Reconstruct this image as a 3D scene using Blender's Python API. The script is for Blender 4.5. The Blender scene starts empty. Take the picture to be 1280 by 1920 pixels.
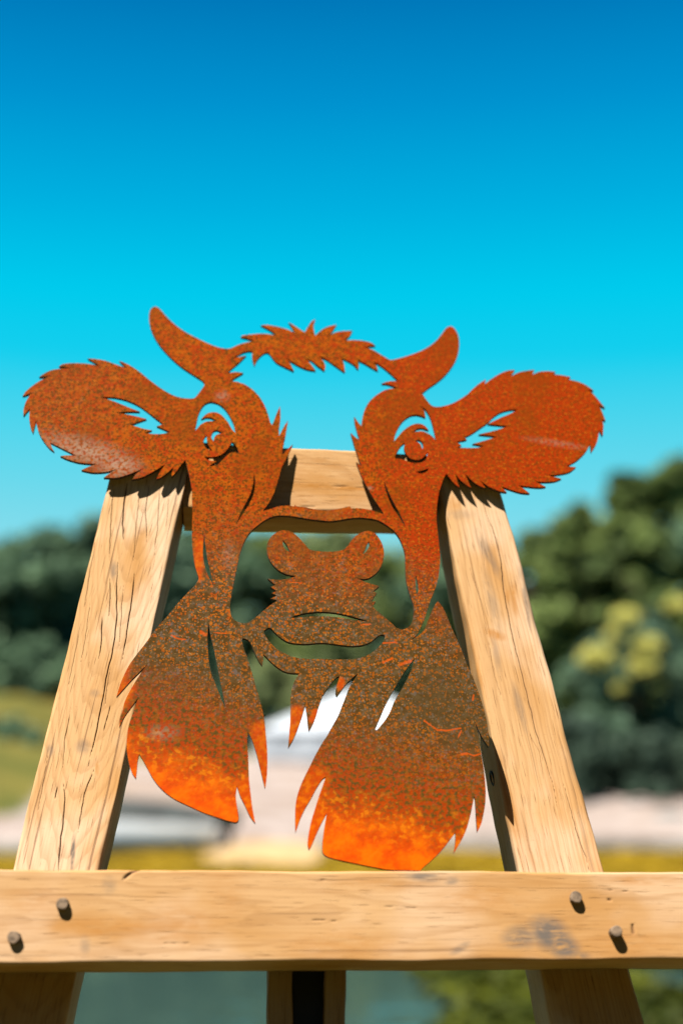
import bpy, bmesh, math, random
import numpy as np
from mathutils import Vector, Matrix, noise as mnoise

# ------------------------------------------------------------------ camera, world, sun, exposure
scene = bpy.context.scene
col = scene.collection
R = math.radians
F = 50.0 / 36.0 * 1920.0            # focal length in photo pixels (50 mm on a 36 mm tall frame)
CAM_Z = 1.60                        # above the pond
PITCH = 8.95
LEAN, YAW = R(17.0), R(4.5)         # the easel leans back and is turned a little
cam_loc = Vector((0, 0, CAM_Z))
cam_rot = Matrix.Rotation(R(90 + PITCH), 3, 'X')

cam = bpy.data.cameras.new('camera')
cam.lens = 50; cam.sensor_width = 36; cam.sensor_fit = 'VERTICAL'; cam.sensor_height = 36
cam.clip_start = 0.05; cam.clip_end = 2000
co = bpy.data.objects.new('camera', cam); col.objects.link(co)
co.location = cam_loc; co.rotation_euler = (R(90 + PITCH), 0, 0)
scene.camera = co
cam.dof.use_dof = True
cam.dof.aperture_fstop = 1.6
cam.dof.aperture_blades = 0

# easel coordinates: u right, v up along the leaning frame, n towards the viewer
U = Vector((math.cos(YAW), math.sin(YAW), 0))
N = Vector((math.sin(YAW) * math.cos(LEAN), -math.cos(YAW) * math.cos(LEAN), math.sin(LEAN)))
V = N.cross(U)
def ray(px, py):
    return cam_rot @ Vector((px - 640.0, 960.0 - py, -F))
ORIGIN = cam_loc + ray(640, 1250).normalized() * 1.92
cam.dof.focus_distance = 1.87

sun_local = Vector((-0.63, 1.51, 1.0))          # where the light comes from, in easel coordinates
sun_dir = (U * sun_local.x + V * sun_local.y + N * sun_local.z).normalized()
sun = bpy.data.lights.new('sun', 'SUN'); sun.energy = 5.0; sun.angle = R(0.5); sun.color = (1.0, 0.93, 0.82)
so = bpy.data.objects.new('sun', sun); col.objects.link(so)
so.rotation_euler = sun_dir.to_track_quat('Z', 'Y').to_euler()

world = bpy.data.worlds.new('World'); scene.world = world; world.use_nodes = True
wn, wl = world.node_tree.nodes, world.node_tree.links
wn.clear()
w_out = wn.new('ShaderNodeOutputWorld'); w_bg = wn.new('ShaderNodeBackground')
w_tc = wn.new('ShaderNodeTexCoord'); w_sep = wn.new('ShaderNodeSeparateXYZ'); w_ramp = wn.new('ShaderNodeValToRGB')
w_asin = wn.new('ShaderNodeMath'); w_asin.operation = 'ARCSINE'
w_div = wn.new('ShaderNodeMath'); w_div.operation = 'DIVIDE'; w_div.inputs[1].default_value = math.pi / 2
wl.new(w_tc.outputs['Generated'], w_sep.inputs[0]); wl.new(w_sep.outputs['Z'], w_asin.inputs[0])
wl.new(w_asin.outputs[0], w_div.inputs[0]); wl.new(w_div.outputs[0], w_ramp.inputs[0])
def lin(r, g, b):
    f = lambda c: (c / 255 / 12.92) if c <= 10 else ((c / 255 + 0.055) / 1.055) ** 2.4
    return (f(r), f(g), f(b), 1)
SKY = [(0.0, (150, 220, 232)), (7.0, (140, 222, 236)), (10.0, (106, 217, 236)), (12.5, (74, 213, 237)), (15.0, (20, 207, 238)),
       (17.5, (0, 203, 237)), (21.0, (0, 176, 224)), (25.0, (0, 146, 207)), (29.0, (0, 118, 184)),
       (40.0, (0, 84, 150)), (90.0, (0, 58, 116))]
els = w_ramp.color_ramp.elements
while len(els) < len(SKY): els.new(0.5)
for e, (deg, c) in zip(els, SKY):
    e.position = deg / 90.0; e.color = lin(*c)
w_ramp.color_ramp.interpolation = 'LINEAR'
EXPOSURE = 1.95
w_bg.inputs['Strength'].default_value = 2 ** -EXPOSURE
wl.new(w_ramp.outputs[0], w_bg.inputs['Color']); wl.new(w_bg.outputs[0], w_out.inputs[0])

scene.render.engine = 'CYCLES'
vs = scene.view_settings
vs.view_transform = 'Standard'; vs.look = 'None'; vs.gamma = 1.0; vs.exposure = EXPOSURE; vs.use_curve_mapping = False

# ------------------------------------------------------------------ helpers
def tag(o, label=None, cat=None, group=None, kind=None):
    if label: o['label'] = label
    if cat: o['category'] = cat
    if group: o['group'] = group
    if kind: o['kind'] = kind
    return o
def empty(name, mat=None, parent=None):
    o = bpy.data.objects.new(name, None); col.objects.link(o); o.empty_display_size = 0.05
    if mat is not None: o.matrix_world = mat
    if parent: o.parent = parent
    return o
def link(name, me, mat, parent=None):
    o = bpy.data.objects.new(name, me); col.objects.link(o)
    if mat and not me.materials: me.materials.append(mat)
    if parent: o.parent = parent
    return o
def mesh(name, verts, faces, smooth=False):
    me = bpy.data.meshes.new(name)
    me.from_pydata([tuple(v) for v in verts], [], [tuple(f) for f in faces]); me.update()
    if smooth: me.polygons.foreach_set('use_smooth', [True] * len(me.polygons))
    return me
def np_quads(name, verts, quads, smooth=False):
    me = bpy.data.meshes.new(name)
    nv, nf = len(verts), len(quads)
    me.vertices.add(nv); me.vertices.foreach_set('co', np.asarray(verts, np.float32).ravel())
    me.loops.add(nf * 4); me.loops.foreach_set('vertex_index', np.asarray(quads, np.int32).ravel())
    me.polygons.add(nf); me.polygons.foreach_set('loop_start', np.arange(0, nf * 4, 4, dtype=np.int32))
    me.update(calc_edges=True); me.validate()
    me.polygons.foreach_set('use_smooth', [smooth] * nf)
    return me
def hit(px, py, g=0.0):
    """Where the pixel's ray meets the plane g metres in front of the posts' front: easel coordinates."""
    d = ray(px, py)
    t = (ORIGIN + N * g - cam_loc).dot(N) / d.dot(N)
    p = cam_loc + d * t - ORIGIN
    return (p.dot(U), p.dot(V), g)
def at(px, py, dist):
    d = ray(px, py)
    return cam_loc + d * (dist / d.y)

class NT:
    """Small wrapper for building shader trees."""
    def __init__(s, name):
        s.m = bpy.data.materials.new(name); s.m.use_nodes = True
        s.t = s.m.node_tree; s.t.nodes.clear()
        s.out = s.n('ShaderNodeOutputMaterial'); s.b = s.n('ShaderNodeBsdfPrincipled')
        s.l(s.b.outputs[0], s.out.inputs[0])
    def n(s, t, **k):
        x = s.t.nodes.new(t)
        for a, v in k.items(): setattr(x, a, v)
        return x
    def l(s, a, b): s.t.links.new(a, b)
    def put(s, sock, v):
        if isinstance(v, bpy.types.NodeSocket): s.l(v, sock)
        else: sock.default_value = v
    def math(s, op, a, b=0.0, c=None, clamp=False):
        x = s.n('ShaderNodeMath', operation=op, use_clamp=clamp)
        s.put(x.inputs[0], a); s.put(x.inputs[1], b)
        if c is not None: s.put(x.inputs[2], c)
        return x.outputs[0]
    def mix(s, f, a, b, blend='MIX'):
        x = s.n('ShaderNodeMix', data_type='RGBA', blend_type=blend)
        s.put(x.inputs[0], f); s.put(x.inputs[6], a); s.put(x.inputs[7], b)
        return x.outputs[2]
    def noise(s, vec, scale, detail=2.0, rough=0.5, dist=0.0):
        x = s.n('ShaderNodeTexNoise'); s.put(x.inputs['Vector'], vec)
        x.inputs['Scale'].default_value = scale; x.inputs['Detail'].default_value = detail
        x.inputs['Roughness'].default_value = rough; x.inputs['Distortion'].default_value = dist
        return x.outputs['Fac']
    def mapv(s, vec, scale=(1, 1, 1), loc=(0, 0, 0), rot=(0, 0, 0)):
        x = s.n('ShaderNodeMapping'); s.l(vec, x.inputs['Vector'])
        x.inputs['Scale'].default_value = scale; x.inputs['Location'].default_value = loc; x.inputs['Rotation'].default_value = rot
        return x.outputs[0]
    def step(s, v, a, b):
        x = s.n('ShaderNodeMapRange', interpolation_type='SMOOTHSTEP')
        s.put(x.inputs['Value'], v); s.put(x.inputs['From Min'], a); s.put(x.inputs['From Max'], b)
        return x.outputs[0]
    def attr(s, name):
        return s.n('ShaderNodeAttribute', attribute_name=name).outputs['Fac']
    def obj(s): return s.n('ShaderNodeTexCoord').outputs['Object']
    def bump(s, h, strength=0.3, dist=0.001):
        x = s.n('ShaderNodeBump'); x.inputs['Strength'].default_value = strength; x.inputs['Distance'].default_value = dist
        s.put(x.inputs['Height'], h); s.l(x.outputs[0], s.b.inputs['Normal'])
ALB = 0.66                          # common scale of the base colours at this exposure
def c4(*v): return (v[0] * ALB, v[1] * ALB, v[2] * ALB, 1)

# ------------------------------------------------------------------ materials
def oak(name, pith, tone=1.0, warm=0.0, check=0.3):
    """Oak whose fibres run along 'gv' (a per-vertex coordinate along, across, deep in metres)."""
    t = NT(name)
    g = t.n('ShaderNodeAttribute', attribute_name='gv').outputs['Vector']
    big = t.noise(t.mapv(g, (3, 14, 14)), 1.0, 4, 0.55)
    # growth rings about a tilted pith line give cathedral figure on the face
    wob = t.noise(t.mapv(g, (5, 26, 26)), 1.0, 3, 0.5)
    sep = t.n('ShaderNodeSeparateXYZ'); t.l(g, sep.inputs[0])
    al, ac, dp = sep.outputs[0], sep.outputs[1], sep.outputs[2]
    dx = t.math('ADD', ac, pith[0]); al2 = t.math('ADD', al, pith[3])
    dz = t.math('ADD', t.math('ADD', dp, pith[1]), t.math('MULTIPLY', t.math('ABSOLUTE', al2), pith[2]))
    r = t.math('SQRT', t.math('ADD', t.math('MULTIPLY', dx, dx), t.math('MULTIPLY', dz, dz)))
    r = t.math('ADD', r, t.math('MULTIPLY', wob, 0.012))
    ph = t.math('FRACT', t.math('MULTIPLY', r, 230.0))
    ring = t.math('MULTIPLY', t.step(ph, 0.45, 0.92), t.math('SUBTRACT', 1.0, t.step(ph, 0.93, 1.0)))
    fib = t.noise(t.mapv(g, (9, 380, 380)), 1.0, 3, 0.6)
    pore = t.noise(t.mapv(g, (22, 560, 560), (3, 1, 2)), 1.0, 2, 0.5)
    chk = t.noise(t.mapv(g, (2.6, 230, 230), (9, 4, 1)), 1.0, 2, 0.45)
    pore_m = t.step(pore, 0.63, 0.72)
    chk_m = t.step(chk, 0.655, 0.685)
    light = c4(0.45 * tone, 0.275 * tone, 0.130 * tone); mid = c4(0.38 * tone, 0.200 * tone, 0.070 * tone)
    pale = c4(0.52 * tone, 0.368 * tone, 0.240 * tone)
    c = t.mix(t.step(big, 0.35, 0.62), mid, light)
    c = t.mix(t.math('MULTIPLY', t.step(t.noise(t.mapv(g, (6, 9, 9), (2, 7, 0)), 1.0, 3), 0.45, 0.65), 0.75 - warm), c, pale)
    c = t.mix(t.math('MULTIPLY', ring, 0.26), c, c4(0.25, 0.115, 0.035))
    c = t.mix(t.math('MULTIPLY', t.step(fib, 0.40, 0.75), 0.30), c, c4(0.24, 0.115, 0.04))
    c = t.mix(t.math('MULTIPLY', pore_m, 0.7), c, c4(0.13, 0.055, 0.02))
    c = t.mix(t.math('MULTIPLY', chk_m, check), c, c4(0.08, 0.03, 0.016))
    # saw marks and freckles across the grain
    fr = t.noise(t.mapv(g, (420, 160, 160)), 1.0, 3, 0.6)
    c = t.mix(t.math('MULTIPLY', t.step(fr, 0.60, 0.75), 0.28), c, c4(0.16, 0.08, 0.033))
    gn = t.noise(t.mapv(g, (35, 130, 130)), 1.0, 5, 0.7)
    grey = t.math('MULTIPLY', t.math('MULTIPLY', t.attr('grey'), t.step(gn, 0.30, 0.54)), 0.92)
    c = t.mix(grey, c, c4(0.100, 0.090, 0.084))
    amber = t.math('MULTIPLY', t.attr('amber'), t.step(gn, 0.25, 0.65))
    c = t.mix(amber, c, c4(0.34, 0.135, 0.020))
    c = t.mix(t.attr('crack'), c, c4(0.060, 0.022, 0.014))
    t.l(c, t.b.inputs['Base Color'])
    t.b.inputs['Roughness'].default_value = 0.72
    t.b.inputs['Specular IOR Level'].default_value = 0.06
    h = t.math('SUBTRACT', t.math('MULTIPLY', fib, 0.5), t.math('ADD', pore_m, t.math('MULTIPLY', chk_m, 2.5 * check)))
    t.bump(h, 0.45, 0.0006)
    return t.m

# wear marks and painted ear sheen on the sheet (sheet coordinates)
SCR = [((328, 1205), (340, 1212), 2.2), ((340, 1212), (353, 1214), 2.2), ((404, 1199), (427, 1201), 1.8), ((381, 1198), (390, 1204), 5), ((778, 1372), (800, 1389), 2.4), ((800, 1389), (815, 1391), 3), ((815, 1391), (842, 1386), 2.4),
       ((843, 1391), (836, 1405), 2.0), ((840, 1436), (850, 1434), 3.4), ((850, 1434), (862, 1438), 2), ((862, 1438), (886, 1431), 2.2), ((712, 1219), (736, 1217), 2.4), ((710, 1258), (727, 1250), 3.4), ((742, 1262), (760, 1255), 5),
       ((868, 1332), (871, 1322), 2), ((545, 1093), (565, 1095), 1.8), ((672, 1182), (690, 1180), 2.2)]
RUB_SHEEN = [(150, 805, 95, 30, 18, .8), (215, 838, 40, 26, 0, .9), (545, 650, 14, 7, -20, .6), (640, 656, 30, 6, 8, .35), (412, 665, 14, 14, 0, .5), (1085, 768, 60, 8, 10, .4), (700, 882, 10, 5, 0, .5), (320, 1395, 28, 14, 0, .45), (430, 1040, 12, 30, 0, .35)]
STRAND = [((240, 1265), (224, 1345), 30), ((255, 1310), (226, 1362), 24), ((250, 1400), (256, 1455), 22), ((488, 1390), (497, 1480), 26), ((460, 1490), (476, 1540), 18), ((553, 1355), (543, 1400), 20), ((586, 1355), (580, 1370), 10),
          ((585, 1480), (556, 1560), 34), ((595, 1545), (582, 1590), 20), ((900, 1510), (895, 1556), 22), ((860, 1565), (850, 1598), 18), ((375, 1010), (372, 1085), 15), ((632, 1295), (632, 1305), 12)]
def rust():
    t = NT('rusted_steel')
    uv = t.n('ShaderNodeUVMap', uv_map='plate').outputs[0]      # plate coordinates, 1 unit is about 0.71 m
    sep = t.n('ShaderNodeSeparateXYZ'); t.l(uv, sep.inputs[0])
    X, Y = sep.outputs[0], sep.outputs[1]
    def vm(op, a, b):
        x = t.n('ShaderNodeVectorMath', operation=op); t.put(x.inputs[0], a)
        if op == 'SCALE': t.put(x.inputs['Scale'], b)
        elif b is not None: t.put(x.inputs[1], b)
        return x.outputs['Value'] if op in ('DOT_PRODUCT', 'LENGTH') else x.outputs[0]
    def seg(a, b):
        a = Vector((a[0] / 1000, a[1] / 1000, 0)); b = Vector((b[0] / 1000, b[1] / 1000, 0)); ba = b - a
        pa = vm('SUBTRACT', uv, tuple(a)); h = t.math('MULTIPLY', vm('DOT_PRODUCT', pa, tuple(ba)), 1 / ba.length_squared, clamp=True)
        sc = t.n('ShaderNodeVectorMath', operation='SCALE'); sc.inputs[0].default_value = tuple(ba); t.l(h, sc.inputs['Scale'])
        return vm('LENGTH', vm('SUBTRACT', pa, sc.outputs[0]), None)
    def mx(vals):
        o = vals[0]
        for v in vals[1:]: o = t.math('MAXIMUM', o, v)
        return o
    n_big = t.noise(uv, 5.0, 4, 0.55); n_mid = t.noise(t.mapv(uv, loc=(3, 1, 0)), 26.0, 3, 0.6)
    warp = t.math('ADD', t.math('MULTIPLY', t.math('SUBTRACT', n_big, 0.5), 0.34), t.math('MULTIPLY', t.math('SUBTRACT', n_mid, 0.5), 0.10))
    Yw = t.math('ADD', Y, warp)
    # bare mill scale low on the sheet, full rust on the upper part; the right ear is the reddest
    right = t.step(X, 0.62, 0.85)
    bare = t.step(t.math('SUBTRACT', Yw, t.math('MULTIPLY', right, 0.10)), 0.90, 1.16)
    bare_ear = t.math('MULTIPLY', t.math('SUBTRACT', 1.0, t.step(X, 0.05, 0.34)), 0.22)
    bare = t.math('MAXIMUM', bare, bare_ear)
    s1 = t.noise(uv, 140.0, 2.0, 0.5); s2 = t.noise(t.mapv(uv, loc=(7, 2, 0)), 80.0, 3.0, 0.6)
    s3 = t.noise(t.mapv(uv, loc=(1, 9, 0)), 175.0, 2.0, 0.5)
    s4 = t.noise(t.mapv(uv, loc=(4, 4, 0)), 60.0, 4.0, 0.65)
    def dots(scale, loc, keep, r0=0.44, r1=0.24):
        jit = t.n('ShaderNodeTexNoise'); t.l(uv, jit.inputs['Vector']); jit.inputs['Scale'].default_value = 90.0; jit.inputs['Detail'].default_value = 3.0
        d = vm('SCALE', vm('SUBTRACT', jit.outputs['Color'], (0.5, 0.5, 0.5)), 0.010)
        v = t.n('ShaderNodeTexVoronoi', voronoi_dimensions='2D'); t.l(t.mapv(vm('ADD', uv, d), loc=loc), v.inputs['Vector']); v.inputs['Scale'].default_value = scale
        cs = t.n('ShaderNodeSeparateColor'); t.l(v.outputs['Color'], cs.inputs[0])
        rad = t.math('MULTIPLY_ADD', cs.outputs[1], 0.22, -0.10)
        on = t.math('GREATER_THAN', cs.outputs[0], keep)
        return t.math('MULTIPLY', t.math('SUBTRACT', 1.0, t.step(t.math('SUBTRACT', v.outputs['Distance'], rad), r1, r0)), on), cs.outputs[2]
    dens = t.math('SUBTRACT', 0.60, t.math('MULTIPLY', t.math('SUBTRACT', n_big, 0.5), 0.9))
    dA, hA = dots(215.0, (0, 0, 0), t.math('SUBTRACT', dens, 0.06)); dB, hB = dots(140.0, (5.3, 2.1, 0), t.math('ADD', dens, 0.16)); dC, hC = dots(175.0, (2.2, 8.4, 0), 0.42)
    dD, hD = dots(200.0, (9.1, 4.4, 0), 0.70)
    red = c4(0.215, 0.019, 0.0); orange = c4(0.245, 0.051, 0.0); brown = c4(0.050, 0.023, 0.001)
    top = t.mix(t.step(t.math('SUBTRACT', t.math('ADD', s4, t.math('MULTIPLY', n_mid, 0.35)), t.math('MULTIPLY', right, 0.16)), 0.52, 0.84), red, orange)
    top = t.mix(t.math('MULTIPLY', t.math('SUBTRACT', t.math('MAXIMUM', dC, t.step(s1, 0.56, 0.62)), t.math('MULTIPLY', right, 0.30), clamp=True), 0.85), top, brown)
    top = t.mix(t.math('MULTIPLY', t.step(s3, 0.58, 0.66), 0.6), top, c4(0.30, 0.085, 0.003))
    scale_c = t.mix(t.step(s4, 0.4, 0.65), c4(0.048, 0.024, 0.004), c4(0.070, 0.042, 0.015))
    blue = t.step(t.math('ADD', t.math('MULTIPLY', s2, 0.6), t.math('MULTIPLY', n_mid, 0.45)), 0.585, 0.68)
    scale_c = t.mix(t.math('MULTIPLY', blue, 0.4), scale_c, c4(0.110, 0.103, 0.105))
    fleck = t.mix(t.step(s4, 0.42, 0.6), c4(0.29, 0.045, 0.001), c4(0.26, 0.080, 0.004))
    scale_c = t.mix(t.math('MULTIPLY', dD, 0.40), scale_c, c4(0.125, 0.098, 0.080))
    cheek = t.step(t.math('ADD', Y, t.math('MULTIPLY', n_big, 0.1)), 1.16, 1.30)
    fleck = t.mix(hA, c4(0.22, 0.032, 0.0), c4(0.29, 0.085, 0.004))
    fleck = t.mix(t.math('MULTIPLY', cheek, 0.6), fleck, c4(0.15, 0.048, 0.003))
    low = t.mix(t.math('MULTIPLY', t.math('MAXIMUM', dA, dB), 0.92), scale_c, fleck)
    low = t.mix(t.math('MULTIPLY', t.step(s3, 0.64, 0.70), 0.6), low, c4(0.26, 0.14, 0.05))
    c = t.mix(bare, top, low)
    # broad darker, older patches
    old = t.noise(t.mapv(uv, (1, 0.7, 1), (6, 3, 0)), 9.0, 5, 0.62)
    c = t.mix(t.math('MULTIPLY', t.step(old, 0.46, 0.66), 0.5), c, t.mix(bare, c4(0.120, 0.026, 0.0), c4(0.050, 0.030, 0.010)))
    # red-brown belt, then fresh bright orange at the foot of both cheeks
    fl = t.math('MULTIPLY', t.math('SUBTRACT', X, 0.25), 0.38); fr = t.math('ADD', t.math('MULTIPLY', t.math('SUBTRACT', X, 0.6), 0.26), 0.115)
    sel = t.step(X, 0.49, 0.53)
    footline = t.math('ADD', t.math('MULTIPLY', fl, t.math('SUBTRACT', 1.0, sel)), t.math('MULTIPLY', fr, sel))
    yf = t.math('SUBTRACT', t.math('ADD', Y, t.math('MULTIPLY', t.math('SUBTRACT', n_mid, 0.5), 0.09)), footline)
    yf = t.math('ADD', yf, t.math('MULTIPLY', t.math('SUBTRACT', s2, 0.5), 0.06))
    yf = t.math('ADD', yf, t.math('MULTIPLY', t.math('SUBTRACT', s1, 0.5), 0.03))
    belt = t.math('MULTIPLY', t.step(yf, 1.20, 1.39), 0.9)
    belt_c = t.mix(t.step(s1, 0.44, 0.62), c4(0.23, 0.024, 0.0), c4(0.060, 0.033, 0.004))
    belt_c = t.mix(t.math('MULTIPLY', t.step(s2, 0.50, 0.62), 0.7), belt_c, c4(0.15, 0.050, 0.002))
    c = t.mix(belt, c, belt_c)
    foot = t.step(yf, 1.365, 1.475)
    foot_c = t.mix(t.step(n_mid, 0.35, 0.65), c4(0.40, 0.040, 0.0), c4(0.48, 0.085, 0.0))
    rim = t.math('MULTIPLY', t.math('MULTIPLY', t.step(yf, 1.375, 1.41), t.math('SUBTRACT', 1.0, t.step(yf, 1.43, 1.48))), t.step(s2, 0.52, 0.62))
    c = t.mix(foot, c, foot_c)
    c = t.mix(t.math('MULTIPLY', rim, 0.38), c, c4(0.46, 0.15, 0.002))
    # the thin strands have rusted through
    strand = mx([t.math('SUBTRACT', 1.0, t.step(seg(a, b), w * 0.25 / 1000, w * 0.95 / 1000)) for a, b, w in STRAND])
    c = t.mix(t.math('MULTIPLY', strand, 0.75), c, t.mix(t.step(s2, 0.4, 0.62), c4(0.32, 0.034, 0.0), c4(0.38, 0.074, 0.0)))
    # rubbed, paler places; the left ear's sheen is painted in with them
    rub_sheens = []
    for (cx, cy, rx, ry, rot, k) in RUB_SHEEN:
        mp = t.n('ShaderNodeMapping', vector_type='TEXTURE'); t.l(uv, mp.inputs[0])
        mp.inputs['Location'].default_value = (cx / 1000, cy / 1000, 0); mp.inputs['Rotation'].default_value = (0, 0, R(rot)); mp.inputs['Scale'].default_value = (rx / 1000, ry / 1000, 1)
        rub_sheens.append(t.math('MULTIPLY', t.math('SUBTRACT', 1.0, t.step(vm('LENGTH', mp.outputs[0], None), 0.0, 1.6)), k))
    rub_sheen = mx(rub_sheens)
    c = t.mix(t.math('MULTIPLY', rub_sheen, t.step(s1, 0.34, 0.62)), c, c4(0.25, 0.155, 0.105))
    # bright scratches
    scr = mx([t.math('SUBTRACT', 1.0, t.step(t.math('ADD', seg(a, b), t.math('MULTIPLY', t.math('SUBTRACT', s1, 0.5), 0.004)), w * 0.25 / 1000, w * 0.95 / 1000)) for a, b, w in SCR])
    c = t.mix(t.math('MULTIPLY', scr, 0.6), c, c4(0.42, 0.055, 0.001))
    t.l(c, t.b.inputs['Base Color'])
    rg = t.math('ADD', 0.70, t.math('MULTIPLY', t.math('MAXIMUM', rub_sheen, t.math('MULTIPLY', bare, 0.5)), -0.20))
    t.l(rg, t.b.inputs['Roughness'])
    t.b.inputs['Specular IOR Level'].default_value = 0.015
    t.bump(t.math('ADD', s1, t.math('MULTIPLY', s3, 0.5)), 0.5, 0.0008)
    return t.m

def foliage(name, dark, light, sc=0.9, trans=0.35):
    t = NT(name)
    p = t.n('ShaderNodeNewGeometry').outputs['Position']
    a = t.noise(p, sc, 3, 0.6); b = t.attr('leaf')
    f = t.math('ADD', t.math('MULTIPLY', t.step(a, 0.40, 0.62), 0.65), t.math('MULTIPLY', b, 0.4))
    c = t.mix(f, dark, light)
    t.l(c, t.b.inputs['Base Color']); t.b.inputs['Roughness'].default_value = 0.6
    t.b.inputs['Specular IOR Level'].default_value = 0.10
    tr = t.n('ShaderNodeBsdfTranslucent'); t.l(c, tr.inputs[0])
    mx = t.n('ShaderNodeMixShader'); mx.inputs[0].default_value = trans
    t.l(t.b.outputs[0], mx.inputs[1]); t.l(tr.outputs[0], mx.inputs[2]); t.l(mx.outputs[0], t.out.inputs[0])
    return t.m
def plain(name, c, rough=0.7, var=0.25, sc=8.0, spec=0.3, bumps=0.0):
    t = NT(name)
    n = t.noise(t.obj(), sc, 4, 0.6)
    k = t.mix(t.step(n, 0.3, 0.7), c4(*[x * (1 - var) for x in c[:3]]), c4(*[min(1, x * (1 + var)) for x in c[:3]]))
    t.l(k, t.b.inputs['Base Color']); t.b.inputs['Roughness'].default_value = rough; t.b.inputs['Specular IOR Level'].default_value = spec
    if bumps: t.bump(n, 0.5, bumps)
    return t.m

M = {}
M['post_l'] = oak('oak_with_checks', (-0.004, 0.035, 0.115, -0.02), 1.12, -0.25, 0.55)
M['post_r'] = oak('oak_smooth', (0.05, 0.03, 0.02, 0.9), 1.08, -0.1)
M['beam'] = oak('oak_beam', (0.0, 0.12, 0.012, 0.3), 0.98, 0.15)
M['rail'] = oak('oak_rail_golden', (0.01, 0.09, 0.02, 0.3), 1.22, 0.45)
M['prop'] = oak('oak_prop', (0.02, 0.05, 0.02, 0.3), 0.8, 0.4)
M['dark'] = plain('near_black_board', (0.012, 0.011, 0.010), 0.6, 0.3, 20)  # near-black all over, slightly mottled
M['peg'] = plain('weathered_peg_end', (0.15, 0.105, 0.07), 0.85, 0.5, 160, 0.2, 0.0006)
M['knot'] = plain('dark_knot', (0.02, 0.012, 0.006), 0.8, 0.3, 60)
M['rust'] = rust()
M['edge'] = plain('oxidised_cut_edge', (0.030, 0.012, 0.006), 0.7, 0.4, 120)
M['bark'] = plain('bark', (0.07, 0.05, 0.035), 0.9, 0.4, 6, 0.2, 0.02)
M['leaf_a'] = foliage('foliage_dark', c4(0.038, 0.080, 0.048), c4(0.190, 0.310, 0.180))
M['leaf_b'] = foliage('foliage_olive', c4(0.040, 0.072, 0.024), c4(0.260, 0.345, 0.105))
M['leaf_c'] = foliage('foliage_blue_green', c4(0.034, 0.076, 0.054), c4(0.180, 0.290, 0.185))
M['leaf_d'] = foliage('foliage_pale', c4(0.080, 0.120, 0.050), c4(0.42, 0.50, 0.22))
M['leaf_e'] = foliage('foliage_grey_green', c4(0.022, 0.046, 0.034), c4(0.088, 0.138, 0.096))
M['blossom'] = foliage('cream_blossom', c4(0.52, 0.50, 0.12), c4(0.85, 0.80, 0.24), 3.0, 0.2)
M['weed'] = foliage('golden_weed', c4(0.17, 0.110, 0.002), c4(0.33, 0.21, 0.008), 0.6, 0.2)
M['weed_green'] = foliage('green_weed', c4(0.016, 0.025, 0.002), c4(0.080, 0.092, 0.004), 0.9, 0.2)
M['canvas'] = plain('white_canvas', (0.42, 0.46, 0.52), 0.7, 0.04, 2)
M['hull'] = plain('white_hull_paint', (0.66, 0.70, 0.76), 0.5, 0.06, 3, 0.5)
M['tarp'] = plain('grey_green_cover', (0.028, 0.034, 0.034), 0.85, 0.5, 3)
M['motor'] = plain('black_motor_cowl', (0.012, 0.020, 0.016), 0.45, 0.3, 4)
M['stone'] = plain('grey_stone', (0.24, 0.235, 0.26), 0.85, 0.3, 4, 0.2, 0.01)
M['stone_dark'] = plain('dark_stone', (0.10, 0.105, 0.10), 0.85, 0.35, 4, 0.2, 0.01)

# ground: gravel and grass by vertex mask
def ground_mat():
    t = NT('gravel_and_grass'); p = t.n('ShaderNodeNewGeometry').outputs['Position']
    n = t.noise(p, 1.3, 5, 0.65); n2 = t.noise(p, 0.35, 4, 0.6); fine = t.noise(p, 9.0, 3, 0.6)
    gravel = t.mix(t.step(n, 0.35, 0.7), c4(0.205, 0.16, 0.14), c4(0.32, 0.28, 0.265))
    gravel = t.mix(t.math('MULTIPLY', t.step(n2, 0.52, 0.66), 0.55), gravel, c4(0.20, 0.135, 0.085))
    gravel = t.mix(t.math('MULTIPLY', t.step(fine, 0.55, 0.75), 0.25), gravel, c4(0.17, 0.15, 0.14))
    grass = t.mix(t.step(n2, 0.35, 0.65), c4(0.055, 0.065, 0.012), c4(0.15, 0.12, 0.025))
    grass = t.mix(t.math('MULTIPLY', t.step(n, 0.5, 0.7), 0.6), grass, c4(0.030, 0.048, 0.012))
    f = t.step(t.math('ADD', t.attr('grass'), t.math('MULTIPLY', t.math('SUBTRACT', n, 0.5), 0.7)), 0.4, 0.6)
    c = t.mix(f, gravel, grass)
    t.l(c, t.b.inputs['Base Color']); t.b.inputs['Roughness'].default_value = 0.95; t.b.inputs['Specular IOR Level'].default_value = 0.1
    t.bump(fine, 0.6, 0.03)
    return t.m
M['ground'] = ground_mat()
def water_mat():
    t = NT('pond_water'); p = t.n('ShaderNodeNewGeometry').outputs['Position']
    t.b.inputs['Base Color'].default_value = c4(0.022, 0.045, 0.040)
    t.b.inputs['Roughness'].default_value = 0.04
    t.b.inputs['IOR'].default_value = 1.33; t.b.inputs['Specular IOR Level'].default_value = 0.22
    h = t.math('ADD', t.noise(t.mapv(p, (1, 1.6, 1)), 2.2, 3, 0.5), t.math('MULTIPLY', t.noise(p, 0.5, 2), 1.5))
    t.bump(h, 0.10, 0.05)
    return t.m
M['water'] = water_mat()

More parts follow.
